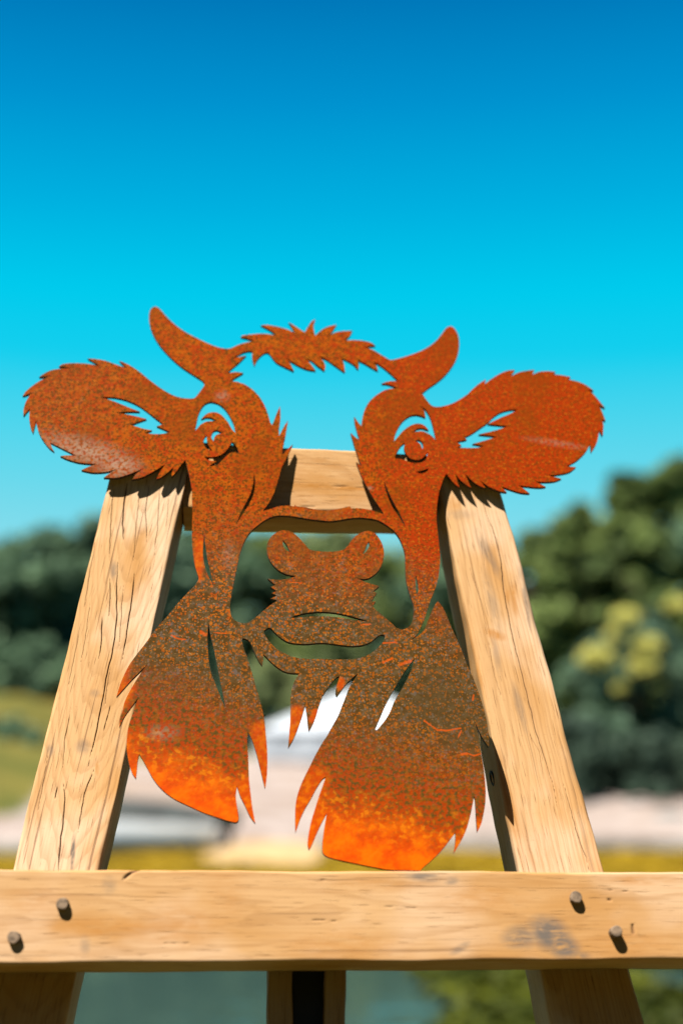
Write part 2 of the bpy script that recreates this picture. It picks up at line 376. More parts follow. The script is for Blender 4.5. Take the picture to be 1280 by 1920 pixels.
# ------------------------------------------------------------------ setting: banks, pond
def sstep(x, a, b):
    t = np.clip((x - a) / (b - a), 0, 1); return t * t * (3 - 2 * t)
def shore(x): return 22.6 + 0.9 * np.sin(x * 0.21 + 0.6) + 0.45 * np.sin(x * 0.73) + 0.02 * np.clip(x, 0, 30)
def far_height(x, y):
    d = y - shore(x)
    z = -0.6 + 0.72 * sstep(d, -1.4, 0.35) + 0.10 * sstep(d, 0.2, 1.2)
    z = z + (0.95 + 0.25 * np.sin(x * 0.12)) * sstep(d, 1.0, 13.0) * (1 - 0.55 * sstep(x, 3, 9))
    left = sstep(-x, 4.2, 9.5)
    z = z + left * (0.75 * sstep(d, 2.0, 7.0) + 1.0 * sstep(d, 6.0, 22.0))
    z = z + 1.2 * sstep(d, 14, 40) + 0.05 * np.sin(x * 1.3 + y * 0.7) * sstep(d, 0.5, 3)
    return z
def build_far_ground():
    xs = np.concatenate([np.linspace(-300, -26, 30), np.linspace(-25, 25, 150), np.linspace(26, 300, 30)])
    ys = np.concatenate([np.linspace(17, 40, 120), np.linspace(41, 120, 50), np.linspace(125, 600, 25)])
    X, Y = np.meshgrid(xs, ys)
    Z = far_height(X, Y)
    v = np.stack([X.ravel(), Y.ravel(), Z.ravel()], 1)
    nx, ny = len(xs), len(ys)
    i = np.arange(nx * ny).reshape(ny, nx)
    q = np.stack([i[:-1, :-1].ravel(), i[:-1, 1:].ravel(), i[1:, 1:].ravel(), i[1:, :-1].ravel()], 1)
    me = np_quads('ground', v, q, True)
    d = Y - shore(X)
    g = sstep(-X, 4.4, 7.0) * sstep(d, 1.2, 3.0) * 0.95
    g = np.maximum(g, sstep(d, 10.0, 13.5)); g = np.maximum(g, sstep(X, 4.5, 7.0) * sstep(d, 5.2, 6.6))
    a = me.attributes.new('grass', 'FLOAT', 'POINT'); a.data.foreach_set('value', g.ravel().astype(np.float32))
    tag(link('ground', me, M['ground']), kind='structure')
build_far_ground()

def build_near_bank():
    xs = np.linspace(-40, 40, 120); ys = np.concatenate([np.linspace(-40, -2, 20), np.linspace(-1.5, 6.0, 40)])
    X, Y = np.meshgrid(xs, ys)
    Z = 0.30 - 0.9 * sstep(Y + 0.25 * np.sin(X * 0.9), 2.9, 4.6) + 0.02 * np.sin(X * 2.1) * np.cos(Y * 1.7) * sstep(-Y, -3, 2) * sstep(np.abs(X), 0.8, 2)
    v = np.stack([X.ravel(), Y.ravel(), Z.ravel()], 1); nx, ny = len(xs), len(ys)
    i = np.arange(nx * ny).reshape(ny, nx)
    q = np.stack([i[:-1, :-1].ravel(), i[:-1, 1:].ravel(), i[1:, 1:].ravel(), i[1:, :-1].ravel()], 1)
    me = np_quads('near_bank', v, q, True)
    a = me.attributes.new('grass', 'FLOAT', 'POINT'); a.data.foreach_set('value', np.ones(nx * ny, np.float32))
    tag(link('near_bank', me, M['ground']), kind='structure')
build_near_bank()
tag(link('pond_water', mesh('pond_water', [(-300, 2.8, 0), (300, 2.8, 0), (300, 26, 0), (-300, 26, 0)], [(0, 1, 2, 3)]), M['water']), kind='structure')

def leaf_cloud(name, centres, normals_bias, sizes, rng, mat, parent=None, squash=1.0):
    """One quad per leaf clump, random orientation."""
    n = len(centres)
    a = rng.normal(size=(n, 3)) + normals_bias; a /= np.linalg.norm(a, axis=1)[:, None] + 1e-9
    b = np.cross(a, rng.normal(size=(n, 3))); b /= np.linalg.norm(b, axis=1)[:, None] + 1e-9
    c = np.cross(a, b)
    s = sizes[:, None]
    k = 0.55 * squash
    p0 = centres - b * s; p1 = centres - c * s * k; p2 = centres + b * s; p3 = centres + c * s * k
    v = np.stack([p0, p1, p2, p3], 1).reshape(-1, 3)
    q = np.arange(4 * n).reshape(n, 4)
    me = np_quads(name, v, q, False)
    at_ = me.attributes.new('leaf', 'FLOAT', 'POINT')
    at_.data.foreach_set('value', np.repeat(rng.random(n), 4).astype(np.float32))
    return link(name, me, mat, parent)

def weed_margin():
    rng = np.random.default_rng(5)
    n = 42000
    x = rng.uniform(-13, 13, n); y = rng.uniform(12.2, 20.9, n)
    edge = 20.15 + 0.45 * np.sin(x * 0.5 + 1) + 0.22 * np.sin(x * 1.7)
    gap = (x > -1.75) & (x < -0.35) & (y > 18.6 + 0.4 * np.sin(3 * x))
    k = (y < edge) & ~gap
    x, y = x[k], y[k]
    c = np.stack([x, y, 0.010 + rng.random(len(x)) * 0.012], 1)
    o = leaf_cloud('pond_weed', c, np.array([0, 0, 9.0]), 0.07 + rng.random(len(x)) * 0.10, rng, M['weed'])
    tag(o, 'golden mat of pond weed floating along the far shore', 'pond weed', kind='stuff')
weed_margin()
def lily_weed():
    rng = np.random.default_rng(9); n = 30000
    x = rng.uniform(0.3, 6.5, n); y = rng.uniform(6.0, 12.6, n)
    e = 0.075 * y + 0.12 * np.sin(y * 2.3) + rng.normal(size=n) * 0.10 - 0.06
    clump = np.array([mnoise.noise(Vector((a * 1.1, b * 0.8, 3.0))) for a, b in zip(x, y)])
    k = (x > e) & (clump + rng.normal(size=n) * 0.12 > -0.22)
    x, y = x[k], y[k]
    c = np.stack([x, y, 0.010 + rng.random(len(x)) * 0.03], 1)
    o = leaf_cloud('water_weed', c, np.array([0, 0, 2.4]), 0.035 + rng.random(len(x)) * 0.05, rng, M['weed_green'])
    tag(o, 'olive green water weed on the pond below the crossbar', 'water weed', kind='stuff')
lily_weed()
# a bare sand spit shows in the gap of the weed
def sand_spit():
    ring = [(-2.0, 18.4), (-1.2, 17.9), (-0.3, 18.3), (-0.05, 19.4), (-0.2, 20.6), (-0.6, 22.4), (-1.6, 22.4), (-1.95, 20.8)]
    bm = bmesh.new()
    vs_ = [bm.verts.new((x, y, 0.004)) for x, y in ring]
    c = bm.verts.new((-1.0, 20.2, 0.09))
    for i in range(len(vs_)): bm.faces.new((vs_[i], vs_[(i + 1) % len(vs_)], c))
    bmesh.ops.subdivide_edges(bm, edges=bm.edges[:], cuts=3, use_grid_fill=True)
    for v in bm.verts: v.co.z += 0.02 * mnoise.noise(v.co * 2.0) if v.co.z > 0.01 else 0
    me = bpy.data.meshes.new('sand_spit'); bm.to_mesh(me); bm.free()
    tag(link('sand_spit', me, plain('wet_sand', (0.36, 0.245, 0.115), 0.9, 0.15, 3)), kind='structure')
sand_spit()

# ------------------------------------------------------------------ trees
def trunk_mesh(h, r, rng, limbs=5):
    v, f = [], []
    def tube(p0, p1, r0, r1, seg=7, rings=4):
        p0, p1 = Vector(p0), Vector(p1); d = (p1 - p0); s = d.orthogonal().normalized(); w = d.normalized().cross(s)
        b = len(v); bend = Vector(rng.normal(size=3) * 0.05 * d.length)
        for k in range(rings + 1):
            t = k / rings; c = p0 + d * t + bend * math.sin(math.pi * t); rr = r0 + (r1 - r0) * t
            for j in range(seg):
                a = 2 * math.pi * j / seg; v.append(c + s * math.cos(a) * rr + w * math.sin(a) * rr)
        for k in range(rings):
            for j in range(seg):
                f.append((b + k * seg + j, b + k * seg + (j + 1) % seg, b + (k + 1) * seg + (j + 1) % seg, b + (k + 1) * seg + j))
    tube((0, 0, -0.3), (0, 0, h * 0.75), r, r * 0.35)
    for k in range(limbs):
        a = 2 * math.pi * (k + rng.random()) / limbs; z = h * (0.25 + 0.4 * rng.random()); L = h * (0.22 + 0.16 * rng.random())
        tube((0, 0, z), (math.cos(a) * L * 0.8, math.sin(a) * L * 0.8, z + L * 0.7), r * 0.45, r * 0.12, 6, 3)
    return mesh('trunk', v, f, True)
def tree(name, px, dist, top_py, width_px, mat, label, seed, leaves=11000, base_z=None, low=0.12, group='trees behind the pond', squat=1.0, leafsize=0.20, cone=0.0):
    rng = np.random.default_rng(seed)
    p = at(px, top_py, dist)
    gz = float(far_height(np.array(p.x), np.array(p.y))) if base_z is None else base_z
    h = p.z - gz; w = width_px / F * dist / 2
    root = empty(name, Matrix.Translation((p.x, p.y, gz)))
    tag(root, label, 'tree', group)
    link('trunk', trunk_mesh(h, 0.035 * h + 0.04, rng), M['bark'], root)
    nb = 74
    z = low + (1 - low) * rng.random(nb) ** 0.9
    prof = np.sqrt(np.clip(1 - ((z - 0.45) / 0.58) ** 2, 0.03, 1)) * (1 - cone * np.clip(z - 0.2, 0, 1))
    a = rng.random(nb) * 2 * np.pi; rr = np.sqrt(rng.random(nb)) * 0.85 + 0.12
    bc = np.stack([np.cos(a) * prof * rr * w, np.sin(a) * prof * rr * w, z * h * 0.94], 1)
    bc[0] = (0, 0, h * 0.93); bc[1] = (0.12 * w, 0, h * 0.85)
    br = (0.16 + 0.16 * rng.random(nb)) * min(w, h * 0.5) * (1.15 - 0.5 * z)
    idx = rng.integers(0, nb, leaves)
    d = rng.normal(size=(leaves, 3)); d /= np.linalg.norm(d, axis=1)[:, None]
    rad = rng.random(leaves) ** 0.45
    c = bc[idx] + d * (br[idx] * rad)[:, None] * np.array([1.15, 1.15, 0.85])
    c[:, 2] = np.clip(c[:, 2], 0.05, None)
    crown = leaf_cloud('crown', c, d * 1.2 + np.array([0, 0, 0.4]), leafsize * (0.6 + 0.8 * rng.random(leaves)), rng, M[mat], root)
    return root
tree('broadleaf_tree', -40, 44, 1030, 330, 'leaf_a', 'dark broadleaf tree above the grassy mound, first of the row', 11, base_z=2.6, low=0.02)
tree('broadleaf_tree', 95, 46, 992, 300, 'leaf_a', 'rounded dark green tree standing behind the grassy mound', 12, base_z=2.6, low=0.02)
tree('broadleaf_tree', 240, 47, 960, 330, 'leaf_c', 'tall blue green tree rising behind the checked oak post', 13, base_z=2.6, low=0.02)
tree('broadleaf_tree', 385, 50, 985, 300, 'leaf_a', 'dark tree seen beneath the top rail of the easel', 14, base_z=2.4, low=0.02)
tree('broadleaf_tree', 505, 52, 1000, 330, 'leaf_b', 'green tree showing through the gap beside the muzzle', 15, base_z=2.4, low=0.02)
tree('broadleaf_tree', 625, 54, 990, 330, 'leaf_d', 'pale green tree showing between the nostril curls', 16, base_z=2.4, low=0.02)
tree('broadleaf_tree', 745, 50, 1035, 290, 'leaf_b', 'low olive tree behind the white marquee', 17, base_z=2.2, low=0.02)
tree('broadleaf_tree', 880, 48, 1000, 330, 'leaf_a', 'dark tree behind the smooth oak post', 18, base_z=2.0, low=0.02)
tree('broadleaf_tree', 1010, 42, 985, 250, 'leaf_b', 'olive tree whose crown steps down towards the smooth oak post', 19, base_z=1.0, low=0.02, leaves=15000)
tree('broadleaf_tree', 1090, 40, 930, 260, 'leaf_b', 'sunlit olive tree at the middle of the tall clump', 20, base_z=0.9, low=0.02, leaves=16000)
tree('broadleaf_tree', 1180, 39, 868, 230, 'leaf_b', 'olive tree with a thin pointed leader above its crown', 21, base_z=0.8, low=0.02, leaves=16000, cone=0.25)
tree('conifer_tree', 1258, 38, 842, 250, 'leaf_b', 'tallest tree of the clump with a narrow pointed top', 22, base_z=0.8, low=0.02, leaves=16000, cone=0.45)
tree('broadleaf_tree', 1370, 38, 880, 330, 'leaf_a', 'dark tree at the end of the tall clump', 23, base_z=0.8, low=0.02, leaves=15000)

def add_sky_blocker():
    """Unseen leaf mounds added behind the viewer to close off the low sky."""
    rng = np.random.default_rng(77); cs = []
    for k in range(13):
        a = math.pi * (1.02 + 0.96 * k / 12); r = rng.uniform(11, 14); cx, cy = math.cos(a) * r, math.sin(a) * r
        h = rng.uniform(7.5, 9.5); n = 2600
        d = rng.normal(size=(n, 3)); d /= np.linalg.norm(d, axis=1)[:, None]
        p = d * (rng.random(n) ** 0.35)[:, None] * np.array([2.6, 2.6, h / 2]) + np.array([cx, cy, 0.3 + h / 2]); cs.append(p)
    c = np.concatenate(cs)
    o = leaf_cloud('sky_blocker', c, np.array([0, 0, 0.4]), 0.20 + 0.2 * rng.random(len(c)), rng, M['leaf_a'])
    tag(o, 'unseen tree mass added behind the viewer to block low sky', 'sky_blocker', kind='stuff')
add_sky_blocker()  # out of view, added to deepen the shadows on the easel

def bush(name, px, dist, top_py, base_py, width_px, mat, label, seed, leaves, leafsize=0.10, blossoms=(), group='shrubs at the edge of the gravel'):
    rng = np.random.default_rng(seed)
    p = at(px, top_py, dist); b = at(px, base_py, dist)
    gz = min(b.z, float(far_height(np.array(b.x), np.array(b.y)))) ; h = p.z - gz; w = width_px / F * dist / 2
    root = empty(name, Matrix.Translation((b.x, b.y, gz)))
    tag(root, label, 'shrub', group)
    link('trunk', trunk_mesh(h * 0.9, 0.05, rng, 7), M['bark'], root)
    nb = 34
    z = rng.random(nb); a = rng.random(nb) * 2 * np.pi; rr = np.sqrt(rng.random(nb)) * 0.9
    prof = np.sqrt(np.clip(1 - (z * 0.93) ** 2.2, 0.02, 1))
    bc = np.stack([np.cos(a) * prof * rr * w, np.sin(a) * prof * rr * w, z * h * 0.9], 1)
    br = (0.16 + 0.14 * rng.random(nb)) * min(w, h)
    idx = rng.integers(0, nb, leaves); d = rng.normal(size=(leaves, 3)); d /= np.linalg.norm(d, axis=1)[:, None]
    c = bc[idx] + d * (br[idx] * rng.random(leaves) ** 0.4)[:, None]
    c[:, 2] = np.clip(c[:, 2], 0.03, h * 1.02)
    leaf_cloud('crown', c, d * 1.2 + np.array([0, 0, 0.5]), leafsize * (0.6 + 0.8 * rng.random(leaves)), rng, M[mat], root)
    for (bx, by, s) in blossoms:
        q = at(bx, by, dist - w * 0.75) - Vector((b.x, b.y, gz))
        m = 420
        d = rng.normal(size=(m, 3)); d /= np.linalg.norm(d, axis=1)[:, None]
        r = 0.92 * s / F * dist
        c = np.array(q) + d * (r * rng.random(m) ** 0.4)[:, None] * np.array([1.15, 0.7, 0.75])
        leaf_cloud('blossom', c, np.array([0, -0.8, 0.8]), 0.045 + 0.05 * rng.random(m), rng, M['blossom'], root)
    return root
bush('flowering_shrub', 1195, 29.5, 1150, 1470, 290, 'leaf_c', 'round shrub carrying pale yellow blossom heads beside the gravel', 31, 7000, 0.10,
     [(1118, 1232, 30), (1212, 1212, 27), (1204, 1250, 27), (1172, 1158, 25), (1150, 1190, 14), (1268, 1135, 20), (1160, 1290, 10)])
bush('shrub', 1085, 31.5, 1225, 1480, 180, 'leaf_a', 'dark shrub between the smooth oak post and the blossoming shrub', 32, 5000)
bush('shrub', 1330, 30, 1190, 1480, 260, 'leaf_c', 'blue green shrub past the blossoming shrub', 33, 5000)
bush('low_shrub', 1100, 28.2, 1345, 1488, 230, 'leaf_e', 'low grey green shrub spreading onto the gravel below the smooth oak post', 34, 5200, 0.07)
bush('low_shrub', 1240, 28.0, 1370, 1492, 260, 'leaf_e', 'low grey green shrub below the blossom heads', 35, 5200, 0.07)
bush('shrub', 20, 33.0, 1345, 1420, 150, 'leaf_a', 'small dark shrub growing on the grassy mound', 36, 2600, 0.08)
bush('shrub', 490, 42.0, 1215, 1350, 130, 'leaf_d', 'pale green shrub seen below the chin of the cow', 37, 3600, 0.10)
bush('shrub', 395, 41.0, 1200, 1345, 190, 'leaf_a', 'dark shrub behind the bare sheet of the cow cheek', 38, 3600, 0.10)
bush('shrub', 610, 44.0, 1150, 1345, 190, 'leaf_d', 'pale green shrub close behind the marquee roof', 39, 3600, 0.10)
for k, (x, lab) in enumerate([(60, 'dark understorey shrub beneath the rounded tree on the mound'), (190, 'dark understorey shrub half behind the checked oak post'), (310, 'dark understorey shrub between the checked oak post and the cow cheek'),
                              (-30, 'dark understorey shrub at the outer end of the mound')]):
    bush('shrub', x, 42.5, 1195, 1318, 190, 'leaf_a', lab, 50 + k, 3600, 0.11)

# ------------------------------------------------------------------ things on the far shore
def marquee():
    D = 34.0
    c = at(672, 1400, D); gz = float(far_height(np.array(c.x), np.array(c.y)))
    eave = at(672, 1372, D).z - gz; ridge = at(672, 1296, D).z - gz
    wx = 185 / F * D; wy = 1.6
    root = empty('marquee', Matrix.Translation((c.x, c.y, gz)))
    tag(root, 'low white canvas marquee with a sloping roof on the gravel', 'tent')
    r = []
    def slab(a, b, c_, d, t=0.02):
        a, b, c_, d = map(Vector, (a, b, c_, d)); n = (b - a).cross(d - a).normalized() * t
        v = [a, b, c_, d, a - n, b - n, c_ - n, d - n]
        return v, [(0, 1, 2, 3), (7, 6, 5, 4), (0, 4, 5, 1), (1, 5, 6, 2), (2, 6, 7, 3), (3, 7, 4, 0)]
    A, B, C_, D_ = (-wx, -wy, eave), (wx, -wy, eave), (wx, wy, eave), (-wx, wy, eave)
    r0, r1 = (-0.12 * wx, 0, ridge), (0.12 * wx, 0, ridge)
    for q in ((A, B, r1, r0), (C_, D_, r0, r1)):
        v, f = slab(*q); link('roof_panel', mesh('roof_panel', v, f), M['canvas'], root)
    for q in ((B, C_, r1), (D_, A, r0)):
        a, b, c_ = map(Vector, q); n = (b - a).cross(c_ - a).normalized() * 0.02
        link('roof_panel', mesh('roof_panel', [a, b, c_, a - n, b - n, c_ - n], [(0, 1, 2), (5, 4, 3), (0, 3, 4, 1), (1, 4, 5, 2), (2, 5, 3, 0)]), M['canvas'], root)
    for (a, b) in ((A, B), (C_, D_), (B, C_), (D_, A)):
        a, b = Vector(a), Vector(b); n = (b - a).cross(Vector((0, 0, 1))).normalized()
        lo = 0.0
        v = []; N_ = 16
        for i in range(N_ + 1):
            p = a.lerp(b, i / N_) * 0.97; off = n * 0.05 * math.sin(i * 1.9)
            v += [Vector((p.x, p.y, eave - 0.012)) + off * 0.3, Vector((p.x, p.y, lo)) + off]
        f = [(2 * i, 2 * i + 1, 2 * i + 3, 2 * i + 2) for i in range(N_)]
        link('side_curtain', mesh('side_curtain', v, f, True), M['canvas'], root)
marquee()

def boat():
    D = 20.9
    bow, stern = at(95, 1583, D), at(408, 1583, D)
    L = (stern - bow).length; mid = (bow + stern) / 2
    root = empty('rowing_boat', Matrix.Translation((mid.x, D + 0.15, -0.03)))
    tag(root, 'small white hulled boat under a dark cover moored at the bank', 'boat')
    Hh = 0.40; st = 16; seg = 10
    def section(t):        # t 0 bow .. 1 stern
        hw = 0.55 * (1 - (1 - t) ** 2.6) * (1.0 if t < 0.8 else 1 - 0.12 * (t - 0.8) / 0.2) + 0.012
        return hw, Hh + 0.12 * (1 - t) ** 2
    v, f = [], []
    for i in range(st + 1):
        t = i / st; hw, hh = section(t); x = -L / 2 + L * t
        for j in range(seg + 1):
            a = math.pi * j / seg
            y = -math.cos(a); zz = 1 - math.sin(a) ** 0.6
            v.append((x, y * hw * (1.16 - 0.16 * zz) if zz > 0.05 else y * hw, hh * zz))
    for i in range(st):
        for j in range(seg):
            a = i * (seg + 1) + j; f.append((a, a + 1, a + seg + 2, a + seg + 1))
    hull = link('hull', mesh('hull', v, f, True), M['hull'], root)
    link('transom', mesh('transom', [Vector(p) + Vector((0.003, 0, 0)) for p in v[-(seg + 1):]], [tuple(range(seg + 1))]), M['hull'], root)
    v, f = [], []
    for i in range(st + 1):
        t = i / st; hw, hh = section(t); x = -L / 2 + L * t; top = 0.08 + 0.24 * math.sin(math.pi * min(1, 0.15 + t * 0.8)) ** 0.8
        for j in range(9):
            u = -1 + j / 4; v.append((x, u * hw * 0.97, hh - 0.02 + (top + 0.02) * (1 - abs(u) ** 2.4) + 0.012 * math.sin(9 * t + 3 * u)))
    for i in range(st):
        for j in range(8):
            a = i * 9 + j; f.append((a, a + 9, a + 10, a + 1))
    link('cover', mesh('cover', v, f, True), M['tarp'], root)
    # outboard motor hung on the transom
    bm = bmesh.new()
    bmesh.ops.create_cube(bm, size=1, matrix=Matrix.Translation((L / 2 + 0.15, 0, 0.44)) @ Matrix.Diagonal((0.30, 0.26, 0.30, 1)))
    bmesh.ops.create_cube(bm, size=1, matrix=Matrix.Translation((L / 2 + 0.14, 0, 0.13)) @ Matrix.Diagonal((0.13, 0.10, 0.34, 1)))
    bmesh.ops.bevel(bm, geom=bm.edges[:], offset=0.04, segments=2, affect='EDGES')
    me = bpy.data.meshes.new('outboard_motor'); bm.to_mesh(me); bm.free()
    link('outboard_motor', me, M['motor'], root)
boat()

def rock(px, py, dist, s, mat, label, seed, flat=0.6):
    p = at(px, py, dist); rng = random.Random(seed)
    bm = bmesh.new(); bmesh.ops.create_icosphere(bm, subdivisions=2, radius=1)
    off = Vector((seed * 1.7, seed * 0.9, 0))
    for v in bm.verts:
        k = 1 + 0.35 * mnoise.noise(v.co * 1.3 + off) + 0.12 * mnoise.noise(v.co * 3.1 + off)
        v.co = Vector((v.co.x * s * 1.25 * k, v.co.y * s * k, v.co.z * s * flat * k))
    me = bpy.data.meshes.new('rock'); bm.to_mesh(me); bm.free()
    o = link('rock', me, M[mat]); o.location = (p.x, p.y, float(far_height(np.array(p.x), np.array(p.y))) * 0.5 + s * 0.15)
    o.rotation_euler = (0, 0, rng.uniform(0, 6))
    tag(o, label, 'rock', 'rocks along the far shore')
rr_ = random.Random(3)
for k in range(13):
    x = 905 + k * 33 + rr_.uniform(-8, 8)
    rock(x, 1585, 21.6 + rr_.uniform(-0.25, 0.25), rr_.uniform(0.13, 0.22), 'stone',
         'pale grey shore rock at the waterline past the cow cheek', 100 + k)
rock(1255, 1532, 25.0, 0.34, 'stone_dark', 'large dark rock lying on the gravel beside the low shrubs', 140, 0.5)
rock(1120, 1520, 26.0, 0.22, 'stone_dark', 'dark flat rock on the gravel close to the smooth oak post', 141, 0.35)
rock(605, 1412, 31.5, 0.30, 'stone_dark', 'dark rock in front of the marquee', 142, 0.35)

# ------------------------------------------------------------------ the easel
E = Matrix((( U.x, V.x, N.x, ORIGIN.x), (U.y, V.y, N.y, ORIGIN.y), (U.z, V.z, N.z, ORIGIN.z), (0, 0, 0, 1)))
easel = empty('easel', E)
tag(easel, 'oak timber easel with two leaning posts, pegged crossbar and top rail', 'easel')

def seg_dist(P, poly, w0=1.0, w1=1.0):
    """distance (px) from points P to a polyline, divided by its local half width"""
    best = np.full(len(P), 1e9)
    n = len(poly) - 1
    for i in range(n):
        a, b = np.array(poly[i], float), np.array(poly[i + 1], float)
        ab = b - a; t = np.clip(((P - a) @ ab) / (ab @ ab), 0, 1)
        d = np.linalg.norm(P - (a + t[:, None] * ab), axis=1)
        s = (i + t) / n
        w = (w0 + (w1 - w0) * s) * np.clip(np.minimum(s, 1 - s) * 6, 0.25, 1)
        best = np.minimum(best, d / w)
    return best
def wiggle(poly, seed, amp=1.3, step=9.0):
    rng = random.Random(seed); out = []
    for (x0, y0), (x1, y1) in zip(poly[:-1], poly[1:]):
        n = max(1, int(math.hypot(x1 - x0, y1 - y0) / step))
        for i in range(n):
            t = i / n; out.append((x0 + (x1 - x0) * t + rng.uniform(-amp, amp) * (1 if out else 0), y0 + (y1 - y0) * t + rng.uniform(-amp, amp) * 0.6))
    out.append(poly[-1]); return out

def timber(name, mat, along, lo, hi, g_edges, depth, stations, n_cross, cracks=(), greys=(), ambers=(), radius=0.004, parent=None, wav=0.0012, seed=0, notch=None):
    """A lofted plank: 'along' is 'y' (upright) or 'x' (level); lo/hi give the two front edges in photo pixels."""
    rng = np.random.default_rng(seed)
    s = np.linspace(0, 1, n_cross); ns = len(stations)
    rings = []; pix = []; gvs = []
    side = np.array([0.012, 0.05, 0.15, 0.35, 0.6, 0.85, 0.985]); back = np.array([0.9, 0.5, 0.1])
    a0 = None; L = 0.0; prev = None
    ph = rng.random(8) * 6.28
    for st in stations:
        e0, e1 = lo(st), hi(st); g0, g1 = g_edges if isinstance(g_edges, tuple) else (g_edges, g_edges)
        p0 = np.array(hit(*((e0, st) if along == 'y' else (st, e0)), g0)); p1 = np.array(hit(*((e1, st) if along == 'y' else (st, e1)), g1))
        mid = (p0 + p1) / 2
        if prev is not None: L += np.linalg.norm(mid - prev)
        prev = mid
        w = np.linalg.norm(p1 - p0); dirc = (p1 - p0) / w
        e_w0 = wav * (math.sin(L * 17 + ph[0]) + 0.7 * math.sin(L * 43 + ph[1]) + 0.4 * math.sin(L * 131 + ph[4]))
        e_w1 = wav * (math.sin(L * 15 + ph[2]) + 0.7 * math.sin(L * 39 + ph[3]) + 0.4 * math.sin(L * 117 + ph[5]))
        q0 = p0 + dirc * e_w0; q1 = p1 + dirc * e_w1
        pts = q0[None] + (q1 - q0)[None] * s[:, None]
        x = s * w
        drop = np.zeros(n_cross)
        r0 = radius * (1 + 0.5 * math.sin(L * 23 + ph[6])); r1 = radius * (1 + 0.5 * math.sin(L * 29 + ph[7]))
        m = x < r0; drop[m] += r0 - np.sqrt(np.clip(r0 ** 2 - (r0 - x[m]) ** 2, 0, None))
        m = (w - x) < r1; drop[m] += r1 - np.sqrt(np.clip(r1 ** 2 - (r1 - (w - x[m])) ** 2, 0, None))
        pts[:, 2] -= drop
        ring = [pts]
        gl = [np.stack([np.full(n_cross, L), x - w / 2, -drop], 1)]
        for sd in side:
            ring.append((q1 + np.array([0, 0, -r1 - (depth - r1) * sd]))[None]); gl.append(np.array([[L, w / 2, -r1 - (depth - r1) * sd]]))
        for b in back:
            ring.append((q0 + (q1 - q0) * b + np.array([0, 0, -depth]))[None]); gl.append(np.array([[L, (b - .5) * w, -depth]]))
        for sd in side[::-1]:
            ring.append((q0 + np.array([0, 0, -r0 - (depth - r0) * sd]))[None]); gl.append(np.array([[L, -w / 2, -r0 - (depth - r0) * sd]]))
        rings.append(np.concatenate(ring)); gvs.append(np.concatenate(gl))
        ee = e0 + (e1 - e0) * s
        pix.append(np.stack([ee, np.full(n_cross, st)], 1) if along == 'y' else np.stack([np.full(n_cross, st), ee], 1))
    nr = len(rings[0])
    v = np.stack(rings); gv = np.stack(gvs); P = np.stack(pix).reshape(-1, 2)
    crack = np.zeros(len(P)); grey = np.zeros(len(P)); amber = np.zeros(len(P))
    for k, (poly, w0, w1, dep) in enumerate(cracks):
        xs = [p[0] for p in poly]; ys = [p[1] for p in poly]
        m = (P[:, 0] > min(xs) - 12) & (P[:, 0] < max(xs) + 12) & (P[:, 1] > min(ys) - 12) & (P[:, 1] < max(ys) + 12)
        if not m.any(): continue
        d = seg_dist(P[m], wiggle(poly, seed * 31 + k, 0.7), w0 * 0.85, w1 * 0.85)
        crack[m] = np.maximum(crack[m], np.clip(1.25 - d, 0, 1) * dep)
    for (cx, cy, rx, ry, rot, k) in greys:
        dx, dy = P[:, 0] - cx, P[:, 1] - cy; c_, s_ = math.cos(R(rot)), math.sin(R(rot))
        e = ((dx * c_ + dy * s_) / rx) ** 2 + ((-dx * s_ + dy * c_) / ry) ** 2
        grey = np.maximum(grey, k * np.clip(1.6 - 1.25 * np.sqrt(e), 0, 1))
    for (cx, cy, rx, ry, rot, k) in ambers:
        dx, dy = P[:, 0] - cx, P[:, 1] - cy; c_, s_ = math.cos(R(rot)), math.sin(R(rot))
        e = ((dx * c_ + dy * s_) / rx) ** 2 + ((-dx * s_ + dy * c_) / ry) ** 2
        amber = np.maximum(amber, k * np.clip(1.5 - 1.2 * np.sqrt(e), 0, 1))
    v[:, :n_cross, 2] -= crack.reshape(ns, n_cross) * 0.0028
    i = np.arange(ns * nr).reshape(ns, nr); j = np.roll(i, -1, 1)
    q = np.stack([i[:-1].ravel(), j[:-1].ravel(), j[1:].ravel(), i[1:].ravel()], 1)
    if along == 'y': pass
    else: q = q[:, ::-1]
    me = np_quads(name, v.reshape(-1, 3), q, True)
    def full(a):
        z = np.zeros((ns, nr)); z[:, :n_cross] = a.reshape(ns, n_cross); return z.ravel().astype(np.float32)
    for nm, arr in (('crack', crack), ('grey', grey), ('amber', amber)):
        at_ = me.attributes.new(nm, 'FLOAT', 'POINT'); at_.data.foreach_set('value', full(arr))
    at_ = me.attributes.new('gv', 'FLOAT_VECTOR', 'POINT'); at_.data.foreach_set('vector', gv.reshape(-1, 3).astype(np.float32).ravel())
    # end caps
    bm = bmesh.new(); bm.from_mesh(me); bm.verts.ensure_lookup_table()
    for row in (0, ns - 1):
        ring = [bm.verts[int(k)] for k in i[row]]
        try: bm.faces.new(ring if (row == 0) == (along == 'x') else ring[::-1])
        except ValueError: pass
    bmesh.ops.recalc_face_normals(bm, faces=bm.faces[:])
    bm.to_mesh(me); bm.free()
    return link(name, me, M[mat], parent)

def ln(p, q): return lambda t: p[0] + (q[0] - p[0]) * (t - p[1]) / (q[1] - p[1])     # x along an upright edge
def lnx(p, q): return lambda t: p[1] + (q[1] - p[1]) * (t - p[0]) / (q[0] - p[0])    # y along a level edge

def ground_py(xf):      # photo row at which a post meets the near bank (extrapolated below the frame)
    for y in range(2200, 4200, 10):
        a = hit(xf(y), y)
        if (E @ Vector(a)).z < 0.28: return y
    return 3200
